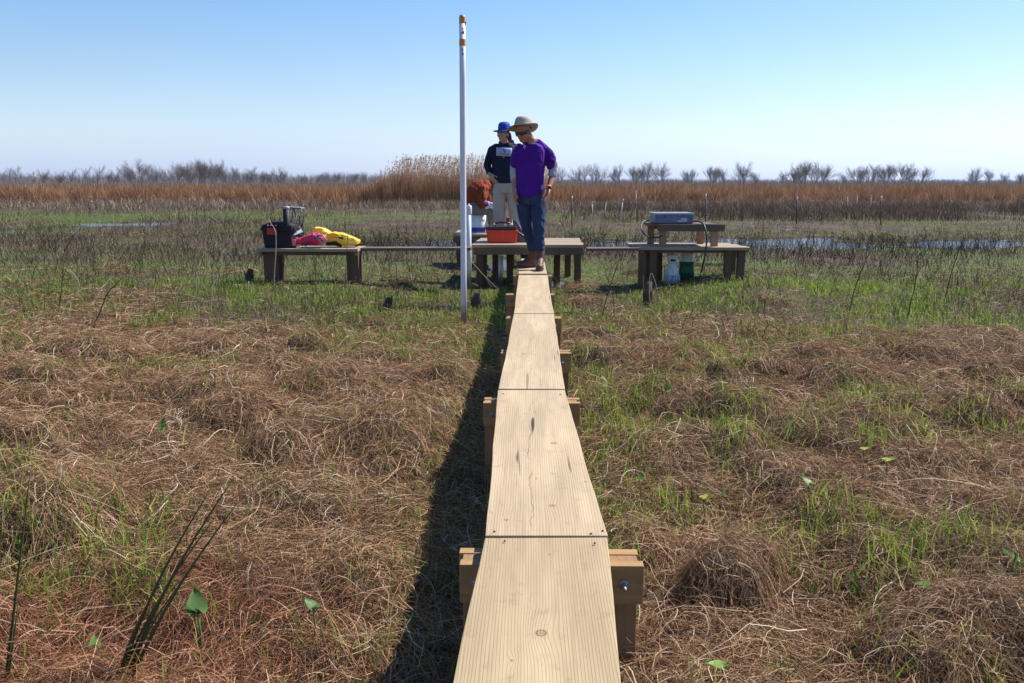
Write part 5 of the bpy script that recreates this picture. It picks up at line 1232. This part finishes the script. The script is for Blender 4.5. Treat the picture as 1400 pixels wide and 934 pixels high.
def rush(lab, base, tips, rad=.0058):
    b0 = up(base[0], base[1], .04); t = thing('rush_clump', (b0.x, b0.y, .03), lab, 'rush', 'rushes in the left foreground')
    for (bx_, tx, ty_, dy_, r0) in tips:
        b = Vector((b0.x+bx_, b0.y+random.uniform(-.02, .02), .03)); e = at(tx, ty_, b0.y+dy_); bow = Vector((-.02, 0, .02)) if tx > 100 else Vector((0.0, 0, .0))
        pts_ = [b.lerp(e, k/8)+bow*math.sin(math.pi*k/8) for k in range(9)]
        o = MB().tube(pts_, [rad*r0*(1-.78*(k/8)**1.3) for k in range(9)], 7).build('stem', RUSH, t)
        at_ = o.data.attributes.new('rnd', 'FLOAT', 'POINT'); zmx = e.z
        for v, q_ in zip(o.data.vertices, at_.data): q_.value = min(1, .2+v.co.z/max(zmx, .1)*1.2)
rush('clump of dark green rush stems leaning right at the bottom left', (150, 985), [(0, 320, 653, .0, 1.0), (.012, 326, 686, -.05, .95), (-.01, 291, 664, .05, .9), (.006, 228, 783, -.02, .9), (-.02, 300, 700, .02, .7), (.02, 245, 800, -.03, .8)], .0062)
rush('two thin rush stems rising at the left edge of the view', (-4, 985), [(0, 42, 640, .0, 1.1), (.02, 25, 826, -.02, 1.0), (-.03, 4, 690, .03, 1.0)], .0045)
SHT = leafmat('reed shoot', [(0, (.05, .09, .02)), (1, (.14, .24, .05))], .3, None, .4)
def shoot(px, py, hgt, n_, lab):
    p = up(px, py, .08); g = h1(p.x, p.y); t = thing('reed_shoot', (p.x, p.y, g), lab, 'plant', 'young reed shoots')
    for k in range(n_):
        a = rng.uniform(0, 6.28); l = hgt*rng.uniform(.7, 1.05)
        V, Qd, r_ = blades(np.array([rng.uniform(-.012, .012)]), np.array([rng.uniform(-.01, .01)]), np.array([l]), np.array([.013]), np.array([rng.uniform(.05, .4)]), np.array([rng.random()]), 6, az=np.array([a]), z0=np.array([0.0]))
        o = bpy.data.objects.new('blade', fast_mesh('blade', V, Qd, SHT, r_)); COL.objects.link(o); o.parent = t
for a in ((1178, 822, .17, 3, 'thick dark green reed shoot above the dark hollow on the right'), (1105, 815, .13, 2, 'short reed shoot left of the dark hollow'), (1300, 800, .14, 3, 'reed shoot in the right thatch'), (1380, 830, .16, 4, 'bright reed shoot at the right edge'), (1205, 880, .14, 4, 'reed shoot below the dark hollow'),
          (945, 690, .13, 4, 'reed shoots in the grass beside the second trestle'), (855, 660, .15, 3, 'reed shoot next to the boardwalk edge'), (300, 610, .12, 3, 'reed shoot in the far left thatch'), (120, 870, .12, 4, 'pale reed shoot near the left rushes'), (352, 860, .11, 3, 'reed shoot left of the boardwalk shadow'), (560, 780, .14, 4, 'reed shoot at the border of the boardwalk shadow')): shoot(*a)
TW = plain('dead twig', (.11, .075, .055), .85, .1, .3, 30, .4); TWP = plain('bleached stalk', (.42, .35, .27), .85, .1, .2, 30, .4)
def twig(pts_, Y, lab, m=TW, r0=.006, side=()):
    r0 = r0*.62
    P_ = [at(a, b, Y+(c if c else 0)) for a, b, c in pts_]
    t = thing('dead_twig', P_[0], lab, 'twig', 'single dead stems')
    n_ = len(P_); MB().tube([p+Vector((random.uniform(-.004, .004), 0, 0)) for p in smooth_path(P_, 4)], [r0*(1-.5*k/(n_*4)) for k in range((n_-1)*4+1)], 6).build('stem', m, t)
    for (i, a, b, c) in side: MB().tube([P_[i], at(a, b, Y+c)], [r0*.55, r0*.3], 5).build('branch', m, t)
def gy(px, py, z=.1): return up(px, py, z).y
twig([(128, 448, 0), (145, 405, 0), (155, 392, 0), (168, 380, 0)], gy(128, 452), 'curved dark stem leaning right on the left side', TW, .010, [(1, 160, 400, 0)])
twig([(80, 430, 0), (86, 380, 0), (88, 345, 0), (104, 318, 0)], gy(80, 430), 'tall thin dark stem at the far left', TW, .009, [(1, 96, 352, 0)])
twig([(450, 500, 0), (470, 486, 0), (502, 462, 0)], gy(450, 500, .14), 'short dark twig slanting out of the thatch left of the pole', TW, .006)
twig([(1160, 430, 0), (1172, 385, 0), (1190, 345, 0), (1205, 330, 0)], gy(1165, 430), 'dark stem rising on the right, leaning right', TW, .009, [(1, 1186, 372, 0)])
twig([(1240, 435, 0), (1252, 385, 0), (1256, 350, 0), (1270, 342, 0)], gy(1238, 436), 'tallest straight dark stem on the right side', TW, .010, [(2, 1262, 340, 0)])
twig([(1290, 418, 0), (1302, 370, 0), (1318, 325, 0)], gy(1290, 420), 'dark stem leaning right near the right edge', TW, .009)
twig([(1296, 420, 0), (1345, 405, .1), (1385, 396, .3)], gy(1296, 420), 'long low reddish stem with a torn leaf tip, pointing at the right edge', TW, .010, [(2, 1384, 388, .3)])
twig([(1042, 462, 0), (1053, 444, 0), (1078, 466, 0)], gy(1042, 466, .12), 'bent stem folded like a tent in the right thatch', TW, .007)
twig([(1028, 372, 0), (1042, 384, 0), (1049, 398, 0), (1050, 420, 0)], gy(1050, 420, .05), 'drooping pale stem beside the right bench', TWP, .008)
twig([(338, 410, 0), (330, 375, 0), (322, 330, 0)], gy(338, 400), 'upright dark stem in front of the left bench', TW, .008)
twig([(374, 400, 0), (377, 335, -.05), (376, 315, -.05), (367, 300, 0)], 10.3, 'pale bent stem crossing in front of the black tote', TWP, .009)
twig([(540, 425, 0), (543, 380, 0), (540, 355, 0)], gy(545, 426), 'dark stem left of the tall pole', TW, .008)
twig([(472, 382, 0), (474, 340, 0), (478, 290, 0)], 10.2, 'thin tall dark stem in front of the yellow vest', TW, .006)
twig([(545, 335, 0), (552, 322, 0), (560, 312, 0)], 11.0, 'dark twig slanting over the left connecting plank', TW, .007)
twig([(888, 418, 0), (888, 380, 0), (893, 378, 0), (904, 420, 0)], gy(890, 420, .05), 'pale forked stalk on the stump right of the platform', TWP, .009)
twig([(645, 358, 0), (663, 378, 0), (680, 395, 0)], 10.2, 'pale stalk slanting down left of the boardwalk', TWP, .007, [(1, 676, 400, 0)])
twig([(340, 385, 0), (338, 400, 0), (333, 418, 0)], gy(335, 418, .05), 'white peeled stick beside a dark stump on the left', TWP, .012)
twig([(505, 395, 0), (508, 352, 0), (520, 378, 0), (514, 392, 0)], 10.1, 'pale broken stalks right of the left bench', TWP, .009)
twig([(822, 440, 0), (832, 398, 0), (848, 352, 0)], gy(822, 440, .05), 'dark forked stem right of the platform', TW, .010, [(1, 818, 376, 0), (1, 840, 420, 0)])
twig([(840, 440, 0), (838, 405, 0), (828, 375, 0)], gy(840, 438, .05), 'second dark stem right of the platform, leaning left', TW, .009)
twig([(758, 428, 0), (790, 428, 0), (822, 436, 0)], gy(790, 432, .08), 'long dark stem lying in the green grass right of the boardwalk', TW, .009)
for px_, py_, h_, lab in ((885, 418, .28, 'brown rotten stump of stalks right of the platform'), (342, 398, .16, 'dark stump beside the white stick on the left'), (650, 420, .18, 'dark stump right of the tall pole'), (530, 426, .13, 'small dark stump left of the tall pole')):
    p = up(px_, py_, .06); g = h1(p.x, p.y); t = thing('stump', (p.x, p.y, g), lab, 'stump', 'old stumps in the mud')
    MB().tube([(p.x, p.y, g-.08), (p.x, p.y, g+h_*.4), (p.x+.02, p.y, g+h_)], [.06, .05, .03], 9).build('trunk', plain('rotten wood', (.11, .075, .055), .9, .1, .4, 20, .8), t)
    for k in range(7):
        a = random.uniform(0, 6.28); MB().tube([(p.x+math.cos(a)*.04, p.y+math.sin(a)*.04, g), (p.x+math.cos(a)*.06, p.y+math.sin(a)*.06, g+h_*random.uniform(.6, 1.3))], [.008, .004], 5).build('splinter', TW, t)

# ================================================================== air, sky, sun
SUN_AZ, SUN_EL = R(60), R(49)
sd_ = Vector((math.sin(SUN_AZ)*math.cos(SUN_EL), math.cos(SUN_AZ)*math.cos(SUN_EL), math.sin(SUN_EL)))
sl = bpy.data.lights.new('sun', 'SUN'); sl.energy = SUN_E; sl.angle = R(.53); sl.color = (1, .955, .89)
so = bpy.data.objects.new('sun', sl); COL.objects.link(so); so.rotation_euler = sd_.to_track_quat('Z', 'Y').to_euler(); so.location = (20, 10, 30)
wd_ = bpy.data.worlds.new('World'); sc.world = wd_; wd_.use_nodes = True; nt = wd_.node_tree; nt.nodes.clear()
sky = nt.nodes.new('ShaderNodeTexSky'); sky.sky_type = 'NISHITA'; sky.sun_disc = False; sky.sun_elevation = SUN_EL; sky.sun_rotation = SUN_AZ
sky.air_density = 1.0; sky.dust_density = SKY_DUST; sky.ozone_density = SKY_OZ
bg_ = nt.nodes.new('ShaderNodeBackground'); bg_.inputs[1].default_value = SKY_STR; ow = nt.nodes.new('ShaderNodeOutputWorld')
tc = nt.nodes.new('ShaderNodeTexCoord'); sx_ = nt.nodes.new('ShaderNodeSeparateXYZ'); nt.links.new(tc.outputs['Generated'], sx_.inputs[0])
# the band of winter haze low in the sky takes the yellow out of the horizon
m1 = nt.nodes.new('ShaderNodeMath'); m1.operation = 'MULTIPLY'; m1.inputs[1].default_value = -9.5; nt.links.new(sx_.outputs[2], m1.inputs[0])
m2 = nt.nodes.new('ShaderNodeMath'); m2.operation = 'EXPONENT'; nt.links.new(m1.outputs[0], m2.inputs[0])
m3 = nt.nodes.new('ShaderNodeMath'); m3.operation = 'MULTIPLY'; m3.use_clamp = True; m3.inputs[1].default_value = SKY_HZ; nt.links.new(m2.outputs[0], m3.inputs[0])
bw_ = nt.nodes.new('ShaderNodeRGBToBW'); nt.links.new(sky.outputs[0], bw_.inputs[0])
vm = nt.nodes.new('ShaderNodeVectorMath'); vm.operation = 'SCALE'; vm.inputs[0].default_value = SKY_HC; nt.links.new(bw_.outputs[0], vm.inputs['Scale'])
mx = nt.nodes.new('ShaderNodeMix'); mx.data_type = 'RGBA'; nt.links.new(m3.outputs[0], mx.inputs[0]); hs = nt.nodes.new('ShaderNodeHueSaturation'); hs.inputs['Saturation'].default_value = SKY_SAT; hs.inputs['Hue'].default_value = .506; nt.links.new(sky.outputs[0], hs.inputs['Color']); nt.links.new(hs.outputs[0], mx.inputs[6])
mp = nt.nodes.new('ShaderNodeMapping'); mp.inputs['Scale'].default_value = (1.2, 1.2, 9); nt.links.new(tc.outputs['Generated'], mp.inputs[0])
cn = nt.nodes.new('ShaderNodeTexNoise'); cn.inputs['Scale'].default_value = 2.2; cn.inputs['Detail'].default_value = 6; nt.links.new(mp.outputs[0], cn.inputs['Vector'])
cm = nt.nodes.new('ShaderNodeMath'); cm.operation = 'MULTIPLY_ADD'; cm.inputs[1].default_value = .30; cm.inputs[2].default_value = -.13; nt.links.new(cn.outputs[0], cm.inputs[0])
ca = nt.nodes.new('ShaderNodeMath'); ca.operation = 'ADD'; ca.use_clamp = True; nt.links.new(cm.outputs[0], ca.inputs[0]); nt.links.new(m3.outputs[0], ca.inputs[1]); nt.links.new(ca.outputs[0], mx.inputs[0]); nt.links.new(vm.outputs[0], mx.inputs[7])
nt.links.new(mx.outputs[2], bg_.inputs[0]); nt.links.new(bg_.outputs[0], ow.inputs[0])
if HAZE:
    t = NT('air'); vp = t.n('VolumePrincipled', {'Color': (.72, .80, .95, 1), 'Density': HAZE, 'Anisotropy': .2}).outputs[0]
    t.t.links.new(vp, t.out.inputs['Volume']); mb = MB(); mb.box((0, 250, 9.5), (1500, 1100, 21)); o = mb.build('haze', t.m, None, (0, 250, -1)); tag(o, kind='stuff')
sc.view_settings.view_transform = 'Standard'; sc.view_settings.look = 'None'; sc.view_settings.gamma = 1; sc.view_settings.exposure = EXPO
sc.view_settings.use_curve_mapping = False
sc.cycles.max_bounces = 5; sc.cycles.diffuse_bounces = 3; sc.cycles.glossy_bounces = 2; sc.cycles.transmission_bounces = 3; sc.cycles.volume_bounces = 1
